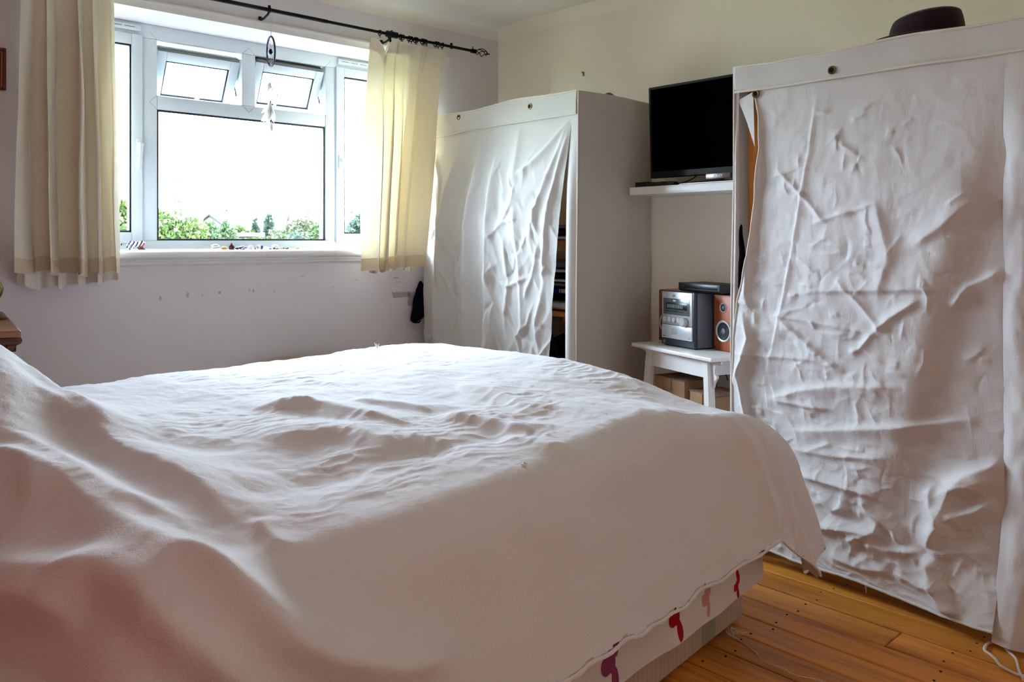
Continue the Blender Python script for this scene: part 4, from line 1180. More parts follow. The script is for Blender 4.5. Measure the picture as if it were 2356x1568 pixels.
P_ = [(1.655, .046, .026, 'st_clear', 'large clear glass pebble at the window end of the stone row', 0, 0), (1.700, .034, .015, 'st_amber', 'amber polished stone beside the dark red crystal cluster', 0, 0),
      (1.7355, .032, .036, 'st_garnet', 'pointed dark red crystal cluster on the window board', 0, 1), (1.765, .022, .012, 'st_black', 'flat black pebble right beside the dark red crystal cluster', 0, 0),
      (1.795, .042, .017, 'st_amethyst', 'long mauve stone between black pebble and milky quartz', .012, 0), (1.787, .020, .008, 'st_bluegrey', 'thin blue-grey chip in front of the mauve stone', -.018, 0),
      (1.834, .032, .019, 'st_quartz', 'milky white quartz beside the long mauve stone', 0, 0), (1.857, .010, .008, 'st_brown', 'tiny brown chip between milky quartz and glass ball', 0, 0),
      (1.876, .023, .023, 'st_clear', 'clear glass ball behind the pale pink stone', 0, 2), (1.902, .016, .020, 'st_lapis', 'small dark blue stone behind the pale pink one', .022, 0),
      (1.903, .030, .013, 'st_rose', 'pale pink stone in front of the glass ball', -.022, 0), (1.927, .018, .016, 'st_brown', 'small brown stone behind the little purple one', .018, 0),
      (1.931, .016, .008, 'st_amethyst', 'little purple chip beside the pale pink stone', -.012, 0), (1.951, .014, .010, 'st_lapis', 'deep blue chip left of the frosty rock', -.012, 0),
      (1.972, .040, .024, 'st_quartz', 'frosty lump of rock crystal at the thinning end of the row', .016, 0), (1.966, .022, .008, 'st_bluegrey', 'slate-coloured pebble in front of the frosty rock', -.016, 0),
      (1.991, .020, .009, 'st_amber', 'orange chip in front of the frosty rock', -.014, 0), (2.010, .016, .011, 'st_bluegrey', 'speckled grey pebble after the frosty rock', .004, 0),
      (2.022, .014, .009, 'st_rust', 'rust-red chip after the speckled grey pebble', -.006, 0), (2.034, .016, .010, 'st_black', 'dark glossy chip near the end of the row', .008, 0),
      (2.050, .014, .005, 'st_tan', 'tiny flat tan chip near the end of the row', 0, 0), (2.087, .024, .009, 'st_tan', 'tan stone lying apart at the end of the row', 0, 0)]
for i, (a, b_, c, m_, lab, dy, kd) in enumerate(P_): pebble(a, b_, c, m_, lab, dy, kd, i)
# striped glass chameleon
def stripe_mat():
    g = NT('striped_art_glass')
    co = g.coord(); sp = g.n('ShaderNodeSeparateXYZ'); g.l(co, sp.inputs[0])
    t = g.math('ADD', sp.outputs[0], g.math('MULTIPLY', sp.outputs[2], -.55))
    st = g.math('FRACT', g.math('MULTIPLY', t, 62))
    col = g.mix(g.math('GREATER_THAN', st, .62), lin((.93, .93, .95)), lin((.16, .08, .30)))
    red = g.math('MULTIPLY', g.math('GREATER_THAN', t, .006), g.math('LESS_THAN', t, .018))
    col = g.mix(red, col, lin((.85, .18, .34)))
    return g.done(g.pbsdf(col, .08, 0, .6))
M['art_glass'] = stripe_mat()
fs = thing('glass_chameleon', 'striped purple, red and white glass chameleon with curled tail on the window board', 'figurine', (1.29, 3.87, 1.106))
sp_ = []
for t in np.linspace(0, 1, 40):
    a = PI * .5 - t * 4.4 * PI * .8; r_ = .019 * (1 - t * .82)
    sp_.append((-.030 + r_ * math.cos(a), 0, .0205 + r_ * math.sin(a)))
MB().tube(sp_, list(np.linspace(.0038, .0022, 40)), 8).build('curled_tail', 'art_glass', fs)
MB().tube([(-.030, 0, .036), (-.015, 0, .030), (0, 0, .026), (.014, 0, .028), (.027, 0, .034), (.037, 0, .033)], [.006, .012, .013, .012, .012, .005], 12).build('body', 'art_glass', fs)
lg = MB()
for sx_ in (.004, .018):
    for sy_ in (-.009, .009): lg.tube([(sx_, sy_, .018), (sx_ + .006, sy_ * 1.3, .008), (sx_ + .013, sy_ * 1.3, .0035)], [.004, .003, .003], 8)
lg.build('feet', 'st_brown', fs)
MB().ball((.030, -.010, .035), .004, 2).build('eye', 'st_quartz', fs)
fb = thing('glass_flower', 'small pink and green glass flower half hidden by the pinkish curtain', 'figurine', (1.226, 3.90, 1.106))
MB().tube([(0, 0, 0), (0, 0, .02), (-.003, 0, .033)], .0016, 8).build('stem', 'leaf_green', fb)
for k in range(5):
    a = 2 * PI * k / 5
    MB().ball((-.003 + .007 * math.cos(a), .004 * math.sin(a), .034 + .005 * math.sin(a)), (.006, .004, .004), 2).build('petal', 'st_rose', fb)
MB().ball((.007, 0, .030), (.003, .002, .008), 2).build('leaf', 'leaf_green', fb)

# ------------------------------------------------------------------ picture, nail, chest, candlestick
pf = thing('picture_frame', 'small brown wooden picture frame with gilt slip on the window wall', 'picture', (.66, 3.70, 1.73))
FO = (.66, 3.70, 1.73)
ring(MB(), .575, .7455, 1.731, 1.894, .012, 3.690, 3.709, .003).build('frame', 'picture', pf, FO)
ring(MB(), .587, .7335, 1.743, 1.882, .006, 3.695, 3.706, .001).build('gilt_slip', 'picture_gold', pf, FO)
boxp('print', (.593, 3.700, 1.749), (.7275, 3.705, 1.876), 'picture_art', pf, FO, 0)
hk = thing('wall_hook', 'small brass picture hook on the bare cream wall above the white wardrobe', 'hook', (3.31, 3.02, 2.043))
MB().box((-.003, -.006, -.012), (0, .006, .012), .001).build('plate', 'brass', hk)
MB().tube([(-.003, 0, .008), (-.012, .001, .004), (-.012, .001, .013)], .0018, 6).build('nail', 'iron', hk)

ch = thing('chest_of_drawers', 'brown wooden chest of drawers with moulded top between bed and window wall', 'chest of drawers', (.604, 2.80, 0), R(-8))
mt = [(0, .88), (-.006, .884), (.004, .876), (.008, .866), (.004, .858), (-.006, .850)]
MB().box((-.46, 0, .862), (0, .81, .884), .006, 3).build('top', 'mahogany', ch)
prof = [(.0, .862), (.004, .852), (.0, .844), (-.012, .838), (-.020, .826), (-.034, .818), (-.034, .862)]
MB().prism(prof, 1, .012, .80).build('moulding', 'mahogany_dark', ch)
pf2 = [(-a, b_) for a, b_ in prof]
MB().prism([(-a + .0, b_) for a, b_ in [(p[0], p[1]) for p in prof]], 0, -.45, -.012).build('moulding', 'mahogany_dark', ch)
MB().box((-.45, .034, .06), (-.036, .785, .862), .004).build('carcass', 'mahogany_dark', ch)
for (px, py) in ((-.42, .06), (-.06, .06), (-.42, .75), (-.06, .75)):
    MB().lathe([(.022, 0), (.030, .02), (.024, .045), (.028, .06)], 16, Matrix.Translation((px, py, 0))).build('bun_foot', 'mahogany_dark', ch)
for zd in (.08, .28, .48, .66):
    hgt = .18 if zd < .6 else .145
    dr = MB().box((-.038, .05, zd), (-.022, .77, zd + hgt), .004).build('drawer', 'mahogany', ch)
    for ky in (.20, .66):
        kn = MB().lathe([(.006, 0), (.007, .008), (.015, .014), (.016, .022), (.010, .028), (0, .030)], 16, Matrix.Translation((-.023, ky, zd + hgt * .55)) @ Matrix.Rotation(R(90), 4, 'Y'))
        kn.build('knob', 'black_matt', dr)
cs_ = thing('candlestick', 'old brass candlestick standing on the brown chest of drawers', 'candlestick', (.622, 3.24, .884))
MB().lathe([(.034, 0), (.036, .006), (.020, .012), (.008, .024), (.007, .06), (.020, .085), (.024, .105), (.016, .125), (.007, .14), (.006, .19), (.014, .20), (.014, .215), (.010, .215)], 24).build('stick', 'brass', cs_)
MB().tube([(0, 0, .21), (0, 0, .29)], .009, 14).build('candle', 'white_cloth', cs_)

# wicker chest behind the bed
wk = thing('wicker_chest', 'straw-coloured wicker chest on the floor behind the bed under the window', 'chest', (1.97, 3.33, 0))
M['wicker'] = plain('straw_wicker', (.72, .58, .36), .8, 0, .2, .15, 90, .3)
MB().box((-.22, -.16, 0), (.22, .16, .565), .008).build('liner', 'cardboard_dark', wk)
bd = MB()
for i in range(26):
    z = .012 + i * .0215; ph = i % 2
    pts = []
    for j in range(64):
        t = j / 64 * 4; sd = int(t); f_ = t - sd
        cx, cy = [(-.23 + .46 * f_, -.17), (.23, -.17 + .34 * f_), (.23 - .46 * f_, .17), (-.23, .17 - .34 * f_)][sd]
        o_ = .004 * (1 if (j + ph) % 2 else -1)
        nx, ny = [(0, -1), (1, 0), (0, 1), (-1, 0)][sd]
        pts.append((cx + nx * o_, cy + ny * o_, z))
    bd.tube(pts, .0095, 6, close=True)
bd.build('woven_cane', 'wicker', wk)['kind'] = 'stuff'
MB().box((-.245, -.185, .568), (.245, .185, .595), .010, 3).build('lid', 'wicker', wk)
lr = MB()
for j in range(12): lr.tube([(-.235, -.165 + j * .03, .598), (.235, -.165 + j * .03, .598)], .012, 8)
lr.build('lid_cane', 'wicker', wk)['kind'] = 'stuff'

# ------------------------------------------------------------------ shelf, television and what lies there
sh = boxp('wall_shelf', (-.25, -.385, 0), (0, .385, .036), 'gloss_white', None, bev=.0015); sh.location = (3.31, 2.115, 1.363)
tag(sh, 'white floating shelf under the television on the right-hand wall', 'shelf')
tv = thing('television', 'black flat television with silver badge standing on the white shelf', 'television', (3.13, 2.075, 1.40))
tilt = Matrix.Translation((0, 0, .04)) @ Matrix.Rotation(R(-2.2), 4, 'Y')
def tvput(mb, nm, mat, par):
    bmesh.ops.transform(mb.bm, matrix=tilt, verts=mb.bm.verts[:]); return mb.build(nm, mat, par)
tvput(MB().box((-.008, -.352, 0), (.028, .352, .424), .005, 3), 'casing', 'tv_black', tv)
tvput(MB().box((-.0095, -.338, .030), (-.006, .338, .412), .001), 'screen', 'tv_screen', tv)
tvput(MB().box((.028, -.20, .05), (.058, .20, .30), .012, 3), 'rear_housing', 'black_matt', tv)
bdg = tvput(MB().box((-.018, -.084, -.020), (.004, .040, .004), .0015), 'badge', 'badge', tv)
text_mesh('badge_lettering', 'SONY', .019, 'badge_text', bdg, tilt @ Matrix.Translation((-.0184, -.022, -.008)) @ Matrix.Rotation(R(-90), 4, 'Z') @ Matrix.Rotation(R(90), 4, 'X'))
MB().box((-.002, -.03, .012), (.022, .03, .06), .006).build('stand_neck', 'black_matt', tv)
MB().lathe([(.15, 0), (.15, .004), (.13, .010), (.03, .016), (0, .017)], 32, None, .40, 1.0).build('stand_foot', 'black_matt', tv)
MB().tube(smooth_curve([(.0, .10, .040), (-.006, .13, .022), (-.03, .17, .008), (-.02, .24, .006), (.03, .30, .006)]), .0028, 8).build('cable', 'black_matt', tv)
o = MB().box((-.03, -.040, 0), (.03, .040, .024), .003).build('power_box', 'black_matt'); o.location = (3.115, 2.448, 1.3995)
tag(o, 'small black box at the wardrobe end of the white shelf', 'box')
ad = thing('plug_adapter', 'white plug adapter on the shelf beside the small black box', 'adapter', (3.145, 2.388, 1.3995))
MB().box((-.02, -.012, 0), (.02, .014, .030), .004).build('adapter_body', 'gloss_white', ad)
MB().tube([(.02, 0, .012), (.05, .0, .010), (.09, -.02, .006)], .003, 8).build('lead', 'gloss_white', ad)
rm = thing('remote_control', 'black remote control lying on the shelf in front of the television stand', 'remote', (3.088, 2.332, 1.3995), R(2))
MB().box((-.022, -.075, 0), (.022, .075, .018), .006, 3).build('remote_body', 'black_matt', rm)
for i in range(5):
    for j in range(3): MB().lathe([(.004, 0), (.004, .0015), (.002, .002)], 10, Matrix.Translation((-.012 + j * .012, -.05 + i * .022, .018))).build('button', 'dark_grey', rm)
o = MB().box((-.035, -.23, 0), (.035, .23, .0035), .001).build('booklet', 'gloss_white'); o.location = (3.085, 2.06 - .08, 1.3995)
tag(o, 'thin white booklet along the front edge of the shelf', 'booklet')

# ------------------------------------------------------------------ side table, stereo, set-top box, cartons
TB = thing('side_table', 'white painted side table with splayed legs and scrolled brackets', 'table', (3.01, 2.45, 0), R(-107.5))
MB().box((0, 0, .662), (.575, .30, .680), .005, 3).build('table_top', 'gloss_white', TB)
for (ya, yb_) in ((.045, .060), (.240, .255)):
    MB().prism([(.075, .585), (.50, .585), (.50, .661), (.075, .661)], 1, ya, yb_).build('apron', 'gloss_white', TB)
for xa in (.075, .485):
    boxp('apron', (xa, .061, .595), (xa + .015, .239, .661), 'gloss_white', TB, (0, 0, 0), .001)
for (xt_, xb_) in ((.085, .020), (.490, .555)):
    for (yt_, yb2) in ((.052, .030), (.248, .270)):
        lgm = MB(); a = Vector((xt_, yt_, .661)); b_ = Vector((xb_, yb2, 0)); hw = .0165
        bb = bmesh.new(); vv = []
        for P0 in (a, b_):
            vv.append([bb.verts.new((P0.x + dx * hw, P0.y + dy * hw, P0.z)) for dx, dy in ((-1, -1), (1, -1), (1, 1), (-1, 1))])
        for k in range(4): bb.faces.new((vv[0][k], vv[0][(k + 1) % 4], vv[1][(k + 1) % 4], vv[1][k]))
        bb.faces.new(vv[0]); bb.faces.new(vv[1][::-1])
        bmesh.ops.recalc_face_normals(bb, faces=bb.faces[:])
        bmesh.ops.bevel(bb, geom=bb.edges[:], offset=.002, segments=1, affect='EDGES')
        lgm._merge(bb); lgm.build('leg', 'gloss_white', TB)
def scroll(sgn, x0_):
    o_ = [(0, .661), (.062, .661), (.060, .650), (.050, .645), (.040, .648), (.028, .640), (.022, .624), (.024, .606), (.034, .600), (.036, .590), (.026, .580), (.018, .566), (.012, .548), (.0, .540)]
    return [(x0_ + sgn * a, b_) for a, b_ in o_]
for ya in (.052, .236):
    MB().prism(scroll(-1, .069), 1, ya, ya + .012).build('bracket', 'gloss_white', TB)
    MB().prism(scroll(1, .508), 1, ya, ya + .012).build('bracket', 'gloss_white', TB)

SZ = .6802
def on_table(x, y): # table-local to world
    m = Matrix.Translation((3.01, 2.45, 0)) @ Matrix.Rotation(R(-107.5), 4, 'Z'); p = m @ Vector((x, y, 0)); return (p.x, p.y, SZ)
st = thing('mini_stereo', 'silver mini stereo with round buttons and display on the white table', 'stereo', on_table(.122, .080), R(-105.5))
W_, H_, D_ = .232, .247, .205
for (px, py) in ((.02, .02), (.212, .02), (.02, .185), (.212, .185)):
    MB().lathe([(.008, 0), (.008, .005)], 12, Matrix.Translation((px, py, 0))).build('rubber_foot', 'black_matt', st)
MB().box((.004, .014, .005), (W_ - .002, D_, H_ - .006), .004).build('case', 'grey_case', st)
MB().box((0, 0, .005), (W_, .020, H_), .006, 3).build('front_surround', 'dark_grey', st)
fp = MB().box((.012, -.005, .098), (W_ - .012, .003, H_ - .004), .002).build('control_panel', 'silver', st)
MB().box((.012, -.006, .036), (W_ - .012, .003, .096), .002).build('tray_door', 'silver_lite', st)
gr = MB()
for i in range(6):
    for j in range(5): gr.lathe([(.0014, 0), (.0014, .0008)], 8, Matrix.Translation((.082 + i * .0075, -.0058, .058 + j * .0055)) @ Matrix.Rotation(R(90), 4, 'X'))
gr.build('perforations', 'dark_grey', st)['kind'] = 'stuff'
ds = MB().box((.024, -.0062, .142), (W_ - .026, -.004, .214), .001).build('display_window', 'lcd', st)
MB().box((.044, -.0068, .166), (W_ - .042, -.0055, .196), .0005).build('lcd', 'lcd_dark', ds)
sg = MB()
for i in range(10): sg.box((.052 + i * .0112, -.0072, .172), (.059 + i * .0112, -.0066, .188), 0)
sg.build('lcd_segments', 'lcd_seg', ds)['kind'] = 'stuff'
def TM(x, z, y=-.0052): return Matrix.Translation((x, y, z)) @ Matrix.Rotation(R(90), 4, 'X')
text_mesh('lettering', 'JVC', .0145, 'black_matt', fp, TM(.102, .2255))
MB().box((.094, -.0068, .2015), (.112, -.0060, .2075), .0008).build('format_badge', 'white_cloth', ds)
MB().torus((.205, -.0062, .046), .0032, .0006, (0, 1, 0), 16, 6).build('disc_mark', 'dark_grey', fp)
MB().box((.020, -.0066, .043), (.040, -.0058, .046), .0004).build('model_mark', 'dark_grey', fp)
MB().box((.020, -.0075, .224), (.044, -.005, .230), .001).build('standby_button', 'silver_lite', fp)
MB().box((.040, -.0072, .156), (.168, -.0060, .158), 0).box((.075, -.0072, .161), (.13, -.0060, .1622), 0).build('display_rule', 'lcd_dark', ds)
for xb_ in (.036, .068, .100, .132):
    MB().lathe([(.0125, 0), (.0125, .004), (.0105, .006), (0, .0065)], 20, TM(xb_, .120)).build('round_button', 'silver_lite', fp)
MB().lathe([(.022, 0), (.022, .006), (.020, .016), (.017, .018), (0, .018)], 28, TM(.172, .116)).build('volume_knob', 'silver', fp)
MB().lathe([(.008, 0), (.008, .002), (.0045, .002), (.0045, .0005), (0, .0005)], 18, TM(.026, .020, -.0002)).build('headphone_socket', 'foil', st)
def speaker(x, y, w_, d_, label, rz):
    s_ = thing('loudspeaker', label, 'loudspeaker', on_table(x, y), rz, 'loudspeakers of the mini stereo')
    MB().box((0, .004, 0), (w_, d_, .240), .003).build('cabinet', 'speaker_wood', s_)
    bf = MB().box((.002, 0, .002), (w_ - .002, .006, .238), .002).build('baffle', 'speaker_wood', s_)
    for (zc, r_) in ((.085, .046), (.185, .020)):
        T_ = Matrix.Translation((w_ / 2, .001, zc)) @ Matrix.Rotation(R(90), 4, 'X')
        MB().lathe([(r_ * .80, 0), (r_, 0), (r_, .004), (r_ * .94, .006), (r_ * .82, .004), (r_ * .80, 0)], 36, T_).build('driver_ring', 'silver_lite', bf)
        MB().lathe([(r_ * .80, .001), (r_ * .72, .004), (r_ * .62, .002)], 36, T_).build('rubber_surround', 'black_matt', bf)
        MB().lathe([(r_ * .62, .002), (r_ * .30, -.0), (r_ * .25, .004), (0, .006)], 36, T_).build('cone', 'cone_grey', bf)
    for (px, pz) in ((.010, .012), (w_ - .010, .012), (.010, .228), (w_ - .010, .228)):
        MB().lathe([(.004, 0), (.004, .0015), (.002, .002)], 10, Matrix.Translation((px, .0005, pz)) @ Matrix.Rotation(R(90), 4, 'X')).build('grille_peg', 'black_matt', bf)
speaker(-.022, .168, .112, .115, 'cherry wood loudspeaker half hidden behind the silver stereo front', R(-107.5))
speaker(.366, .180, .125, .115, 'cherry wood loudspeaker between stereo and off-white wardrobe', R(-105.5))
bx = thing('set_top_box', 'flat black set-top box lying on the mini stereo', 'set-top box', on_table(.19, .125), R(-105.5))
bx.location.z = SZ + .2455
MB().prism([(0, .008), (.010, 0), (.15, 0), (.15, .038), (0, .038)], 0, 0, .27, None, .0025).build('box_casing', 'black_matt', bx)
MB().box((.010, -.0008, .014), (.260, .003, .034), .001).build('front_panel', 'tv_black', bx)
MB().lathe([(.005, 0), (.005, .001)], 14, Matrix.Translation((.150, -.001, .022)) @ Matrix.Rotation(R(90), 4, 'X')).build('sensor', 'lcd_dark', bx)
MB().box((.026, -.0014, .0215), (.040, -.0006, .0250), .0004).build('logo_mark', 'grey_cloth', bx)

def carton(label, loc, rz, sx_, sy_, sz_, flap):
    c = thing('carton', label, 'box', loc, rz, 'cartons under the side table')
    MB().box((0, 0, 0), (sx_, sy_, sz_), .002).build('carton_body', 'cardboard', c)
    MB().box((-.004, -.004, sz_ + .0005), (sx_ + .004, sy_ * .5 - .002, sz_ + .0045), .001).build('flap', 'cardboard_dark', c)
    MB().box((-.004, sy_ * .5 + .002, sz_ + .0005), (sx_ + .004, sy_ + .004, sz_ + .0045), .001).build('flap', 'cardboard_dark', c)
    MB().box((sx_ * .3, -.0045, sz_ - .05), (sx_ * .55, -.0005, sz_ + .001), .0005).build('tuck_flap', 'cardboard', c)
    MB().box((sx_ * .42, -.001, .02), (sx_ * .50, .0, sz_ - .06), .0003).build('tape', 'tan_tape', c)
M['tan_tape'] = plain('brown_tape', (.60, .45, .30), .3)
p = on_table(.085, .075); carton('brown cardboard carton with tucked flap under the white table', (p[0], p[1], 0), R(-104), .20, .19, .535, 0)
p = on_table(.305, .10); carton('brown cardboard carton beside the off-white wardrobe under the table', (p[0], p[1], 0), R(-109), .17, .17, .50, 0)
MB_ = MB().tube(smooth_curve([on_table(.30, .29)[:2] + (.60,), on_table(.32, .285)[:2] + (.56,), on_table(.335, .283)[:2] + (.535,)]), .002, 6)
o = MB_.build('speaker_wire', 'black_matt'); tag(o, 'thin black wire dangling below the white table top', 'wire')

# ------------------------------------------------------------------ hat
ht = thing('felt_hat', 'dark plum felt hat with curled brim on the off-white wardrobe', 'hat', (2.905, 1.105, 1.792), R(95))
a = np.linspace(0, 2 * PI, 64, endpoint=False)
r_ = np.concatenate([np.linspace(.100, .150, 10)])
Rr, Aa = np.meshgrid(r_, a, indexing='ij')
up = (Rr - .100) / .05
zbr = .006 + .020 * up ** 2 * (np.abs(np.sin(Aa)) ** 1.5) + .022 * up ** 2 * np.clip(np.cos(Aa), 0, 1) ** 2 + .004 * up
grid('brim', Rr * 1.14 * np.cos(Aa), Rr * .98 * np.sin(Aa), zbr, 'felt', ht, (0, 0, 0), None, .003, True)
v = np.concatenate([np.linspace(0, .8, 16), np.linspace(.82, 1, 16)])
V, Aa = np.meshgrid(v, a, indexing='ij')
side = np.clip(V / .8, 0, 1); cap = np.clip((V - .8) / .2, 0, 1)
rr = (.1035 - .010 * side ** 3) * np.cos(cap * PI / 2) ** .55
zc = .004 + .092 * side + .022 * np.sin(cap * PI / 2)
cx_, cy_ = rr * 1.14 * np.cos(Aa), rr * .98 * np.sin(Aa)
zc = zc - .030 * np.exp(-(cy_ / .028) ** 2) * sstep(.75, .95, V) * sstep(-.09, .02, cx_) + .012 * sstep(.3, 1, V) * cx_ / -.11
grid('crown', cx_, cy_, zc, 'felt', ht, (0, 0, 0), None, 0, True)
bd = np.linspace(0, 1, 4); Vb, Aa = np.meshgrid(bd, a, indexing='ij')
grid('hat_band', .1055 * 1.14 * np.cos(Aa), .1055 * .98 * np.sin(Aa), .006 + .024 * Vb, 'black_cloth', ht, (0, 0, 0), None, 0, True)

# ------------------------------------------------------------------ added fill light, out of view, to lift the shaded sides
g_ = NT('fill_lamp_glow')
em = g_.n('ShaderNodeEmission'); em.inputs['Color'].default_value = (1.0, .90, .84, 1); em.inputs['Strength'].default_value = 2.8
M['fill_lamp'] = g_.done(em.outputs[0])
ln = thing('added_fill_lamp', 'round glowing globe added out of view as fill light under the ceiling', 'fill light', (.75, -.35, 2.02))
pr = [(.03, -.19)]
for k in range(25):
    a = -PI / 2 + .16 + k * (PI - .32) / 24
    pr.append((.20 * math.cos(a) + (.002 if k % 2 else 0), .20 * math.sin(a)))
MB().lathe(pr, 32).build('glowing_globe', 'fill_lamp', ln)
MB().tube([(0, 0, .18), (0, 0, .375)], .003, 8).build('flex', 'gloss_white', ln)
MB().lathe([(.045, .38), (.045, .372), (.02, .355), (.006, .345)], 20).build('ceiling_rose', 'gloss_white', ln)
# ------------------------------------------------------------------ garden and beyond
GZ = -2.2
gx = np.linspace(-60, 120, 40); gy = np.linspace(4.3, 130, 40)
Gx, Gy = np.meshgrid(gx, gy, indexing='ij')
gd = struct(grid('ground', Gx, Gy, GZ + .10 * gnoise(Gx * .1, Gy * .1, 3), 'ground'))
def leaves(n, blobs, size, seed, droop=.3):
    rg_ = np.random.default_rng(seed)
    wts = np.array([b[3] * b[4] * b[5] for b in blobs]); wts /= wts.sum()
    idx = rg_.choice(len(blobs), n, p=wts); B = np.array(blobs)[idx]
    d_ = rg_.normal(size=(n, 3)); d_ /= np.linalg.norm(d_, axis=1)[:, None]
    rad = rg_.uniform(.2, 1.0, n) ** .6
    c = B[:, :3] + d_ * B[:, 3:6] * rad[:, None]
    ax = rg_.normal(size=(n, 3)) * .7 + d_ * .8 + np.array([0, 0, -droop]); ax /= np.linalg.norm(ax, axis=1)[:, None]
    sd = np.cross(ax, rg_.normal(size=(n, 3))); sd /= np.linalg.norm(sd, axis=1)[:, None]
    L = size * rg_.uniform(.6, 1.4, n)[:, None]; Wd = L * .42
    nrm = np.cross(ax, sd)
    v0 = c; v1 = c + ax * L * .5 + sd * Wd + nrm * L * .1; v2 = c + ax * L; v3 = c + ax * L * .5 - sd * Wd + nrm * L * .1
    co = np.stack([v0, v1, v2, v3], 1).reshape(-1, 3)
    me = bpy.data.meshes.new('foliage')
    me.vertices.add(4 * n); me.vertices.foreach_set('co', co.ravel())
    me.loops.add(4 * n); me.loops.foreach_set('vertex_index', np.arange(4 * n, dtype=np.int32))
    me.polygons.add(n); me.polygons.foreach_set('loop_start', (np.arange(n) * 4).astype(np.int32))
    me.update(calc_edges=True); me.validate()
    return me
def plant(name, label, x, y, top, wd, mat, n=2600, size=.13, seed=1, wisps=0, cat='shrub', group=None, lumps=12):
    r_ = random.Random(seed); H_ = top - GZ
    t_ = thing(name, label, cat, (x, y, GZ), 0, group)
    blobs = [(0, 0, H_ * .62, wd * .85, wd * .85, H_ * .30)]
    for k in range(lumps):
        a = r_.uniform(0, 2 * PI); q_ = r_.uniform(.2, .75)
        blobs.append((wd * q_ * math.cos(a), wd * q_ * math.sin(a), H_ * r_.uniform(.72, .92), wd * r_.uniform(.28, .45), wd * r_.uniform(.28, .45), H_ * r_.uniform(.06, .10)))
    for k in range(wisps):
        a = r_.uniform(0, 2 * PI); blobs.append((wd * .5 * math.cos(a), wd * .5 * math.sin(a), H_ * r_.uniform(.88, 1.0), wd * .08, wd * .08, H_ * .08))
    me = leaves(int(n * 4.2), blobs, size * .82, seed); link_mesh('foliage', me, mat, t_, smooth=False)
    st_ = MB()
    for k in range(5):
        a = r_.uniform(0, 2 * PI); e = r_.uniform(.3, .6) * wd
        st_.tube([(.05 * math.cos(a), .05 * math.sin(a), 0), (e * .35 * math.cos(a), e * .35 * math.sin(a), H_ * .4), (e * math.cos(a), e * math.sin(a), H_ * .8)], [.05, .035, .012], 6)
    st_.build('stem', 'bark', t_)
    return t_
plant('shrub', 'tall lime-green shrub outside, behind the left casement', 5.33, 16.85, 2.02, .75, 'leaf_lime', 3200, .12, 3, 4)
plant('shrub', 'bright lime-green bush rising highest in the garden with wispy shoots', 5.35, 14.0, 1.80, .62, 'leaf_lime', 4200, .10, 8, 4)
plant('shrub', 'low green bush beside the bright lime-green bush', 6.84, 16.0, 1.57, .48, 'leaf_green', 2600, .11, 5, 1)
plant('hedge', 'yellow-green clipped hedge beyond the mint-roofed shed', 13.05, 28.8, 1.72, 1.05, 'leaf_lime', 3200, .16, 6, 0, 'hedge')
plant('hedge', 'dull green hedge running behind the two conifers', 17.5, 33.1, 1.71, 1.1, 'leaf_green', 2800, .16, 12, 0, 'hedge')
plant('shrub', 'olive shrub beneath the larger conifer', 13.3, 26.5, 1.59, .68, 'leaf_olive', 2600, .13, 14, 1)
plant('shrub', 'olive-brown bushy shrub with thin top shoots near the window mullion', 12.75, 23.6, 1.86, .70, 'leaf_olive', 3600, .13, 15, 5)
plant('shrub', 'blue-green shrub low beside the olive-brown one', 11.6, 21.9, 1.50, .50, 'leaf_teal', 2400, .12, 16, 1)
plant('shrub', 'pale green shrub at the edge of the centre pane', 11.1, 19.2, 1.59, .50, 'leaf_green', 2600, .12, 17, 2)
plant('tree', 'rounded blue-green tree behind the right casement', 16.6, 25.9, 2.36, .80, 'leaf_teal', 4200, .14, 18, 3, 'tree')
plant('shrub', 'low pale green shrub beside the rounded blue-green tree', 14.0, 23.7, 1.61, .45, 'leaf_olive', 2200, .13, 19, 1)
plant('hedge', 'rough garden hedge running below the olive shrubs', 9.9, 18.4, 1.24, .6, 'leaf_green', 2600, .13, 24, 0, 'hedge')
def conifer(label, x, y, top, wd, seed):
    H_ = top - GZ; t_ = thing('conifer', label, 'tree', (x, y, GZ), 0, 'conifers beyond the shed')
    blobs = []
    for k in range(12):
        f_ = k / 11; blobs.append((0, 0, H_ * (.25 + .72 * f_), wd * (1 - f_) ** .7 + .04, wd * (1 - f_) ** .7 + .04, H_ * .05))
    link_mesh('foliage', leaves(6000, blobs, .18, seed, -.5), M['leaf_dark'], t_, smooth=False)
    MB().tube([(0, 0, 0), (0, 0, H_ * .9)], [.10, .02], 8).build('trunk', 'bark', t_)
conifer('slim small conifer beyond the shed', 19.4, 40.6, 2.22, .32, 31)
conifer('broad taller conifer beyond the shed', 18.55, 37.3, 2.50, .55, 32)
bt = thing('bare_tree', 'leafless sapling with thin upright twigs behind the olive shrubs', 'tree', (16.2, 31.3, GZ))
r_ = random.Random(9); tw = MB(); tw.tube([(0, 0, 0), (0, 0, 2.4)], [.07, .035], 6)
tw.build('trunk', 'bark', bt); tw = MB()
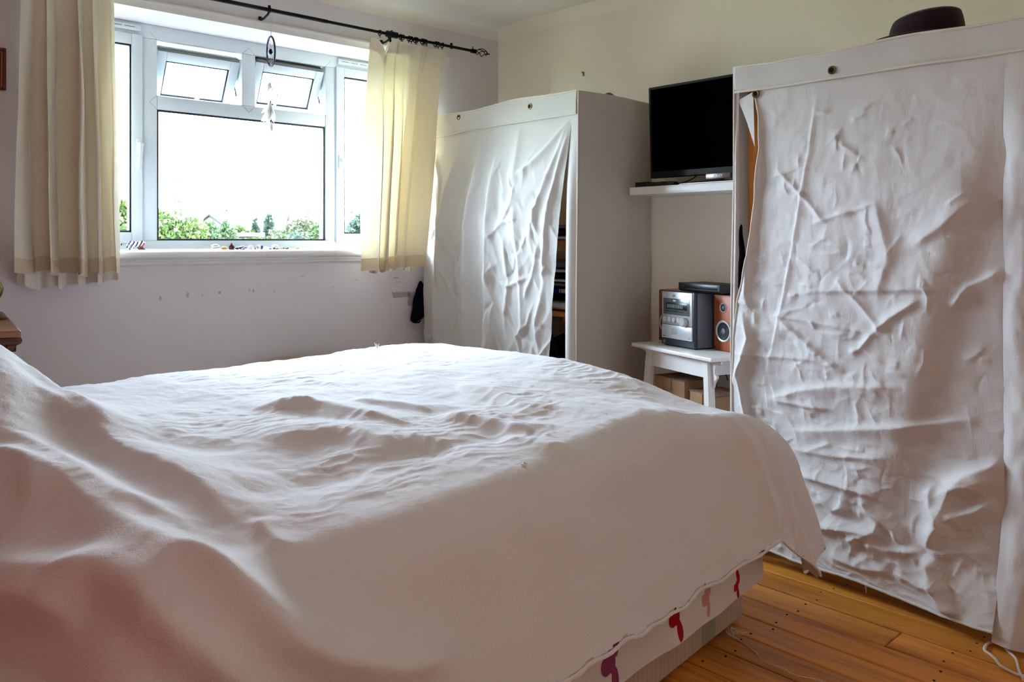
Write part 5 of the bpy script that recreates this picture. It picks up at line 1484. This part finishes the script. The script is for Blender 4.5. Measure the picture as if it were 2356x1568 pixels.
for k in range(22):
    a = r_.uniform(0, 2 * PI); z = r_.uniform(1.4, 2.8); e = r_.uniform(.1, .7)
    tw.tube([(0, 0, z * .85), (e * .5 * math.cos(a), e * .5 * math.sin(a), z + .6), (e * math.cos(a), e * math.sin(a), z + r_.uniform(1.1, 1.9))], [.02, .012, .005], 5)
tw.build('twigs', 'bark', bt)['kind'] = 'stuff'
# shed
sd = thing('garden_shed', 'low white shed with flat mint-green roof among the bushes', 'shed', (9.5, 21.2, GZ), R(-42))
MB().box((-.50, -.7, 0), (.50, .7, 3.36), .01).build('shed_wall', 'shed_wall', sd)
MB().prism([(-.62, 3.38), (.62, 3.46), (.62, 3.56), (-.62, 3.52)], 1, -.82, .82).build('shed_roof', 'shed_roof', sd)
MB().box((-.3, -.72, .02), (.1, -.70, 2.0), .005).build('shed_door', 'shed_roof', sd)
# house
hs_ = thing('bungalow', 'distant pale bungalow with grey slate gable roof beyond the bush', 'house', (25.2, 58.3, GZ), R(35))
MB().box((-1.3, -1.1, 0), (1.3, 1.1, 4.35), .01).build('wall', 'render_wall', hs_)
MB().prism([(-1.1, 4.35), (1.1, 4.35), (0, 5.1)], 0, -1.28, 1.28).build('gable', 'render_wall', hs_)
for s_ in (-1, 1):
    MB().prism([(s_ * 1.35, 4.20), (s_ * 1.35, 4.29), (0, 5.22), (0, 5.12)], 0, -1.45, 1.45).build('roof_slope', 'roof', hs_)
for wx in (-.7, .7):
    wn = MB().box((wx - .3, -1.13, 2.6), (wx + .3, -1.09, 3.5), .01).build('window', 'gloss_white', hs_)
    MB().box((wx - .25, -1.14, 2.65), (wx + .25, -1.125, 3.45), 0).build('pane', 'lcd_dark', wn)
# far hill
hx_ = np.linspace(-200, 420, 60); hy_ = np.linspace(250, 420, 12)
Hx, Hy = np.meshgrid(hx_, hy_, indexing='ij')
pk = 12.5 * np.exp(-((Hx - 150) / 80) ** 2) + 3.5 + 1.5 * gnoise(Hx * .02, Hx * 0, 4)
struct(grid('hill', Hx, Hy, GZ + pk * sstep(250, 330, Hy) , 'hill'))
bpy.context.view_layer.update()
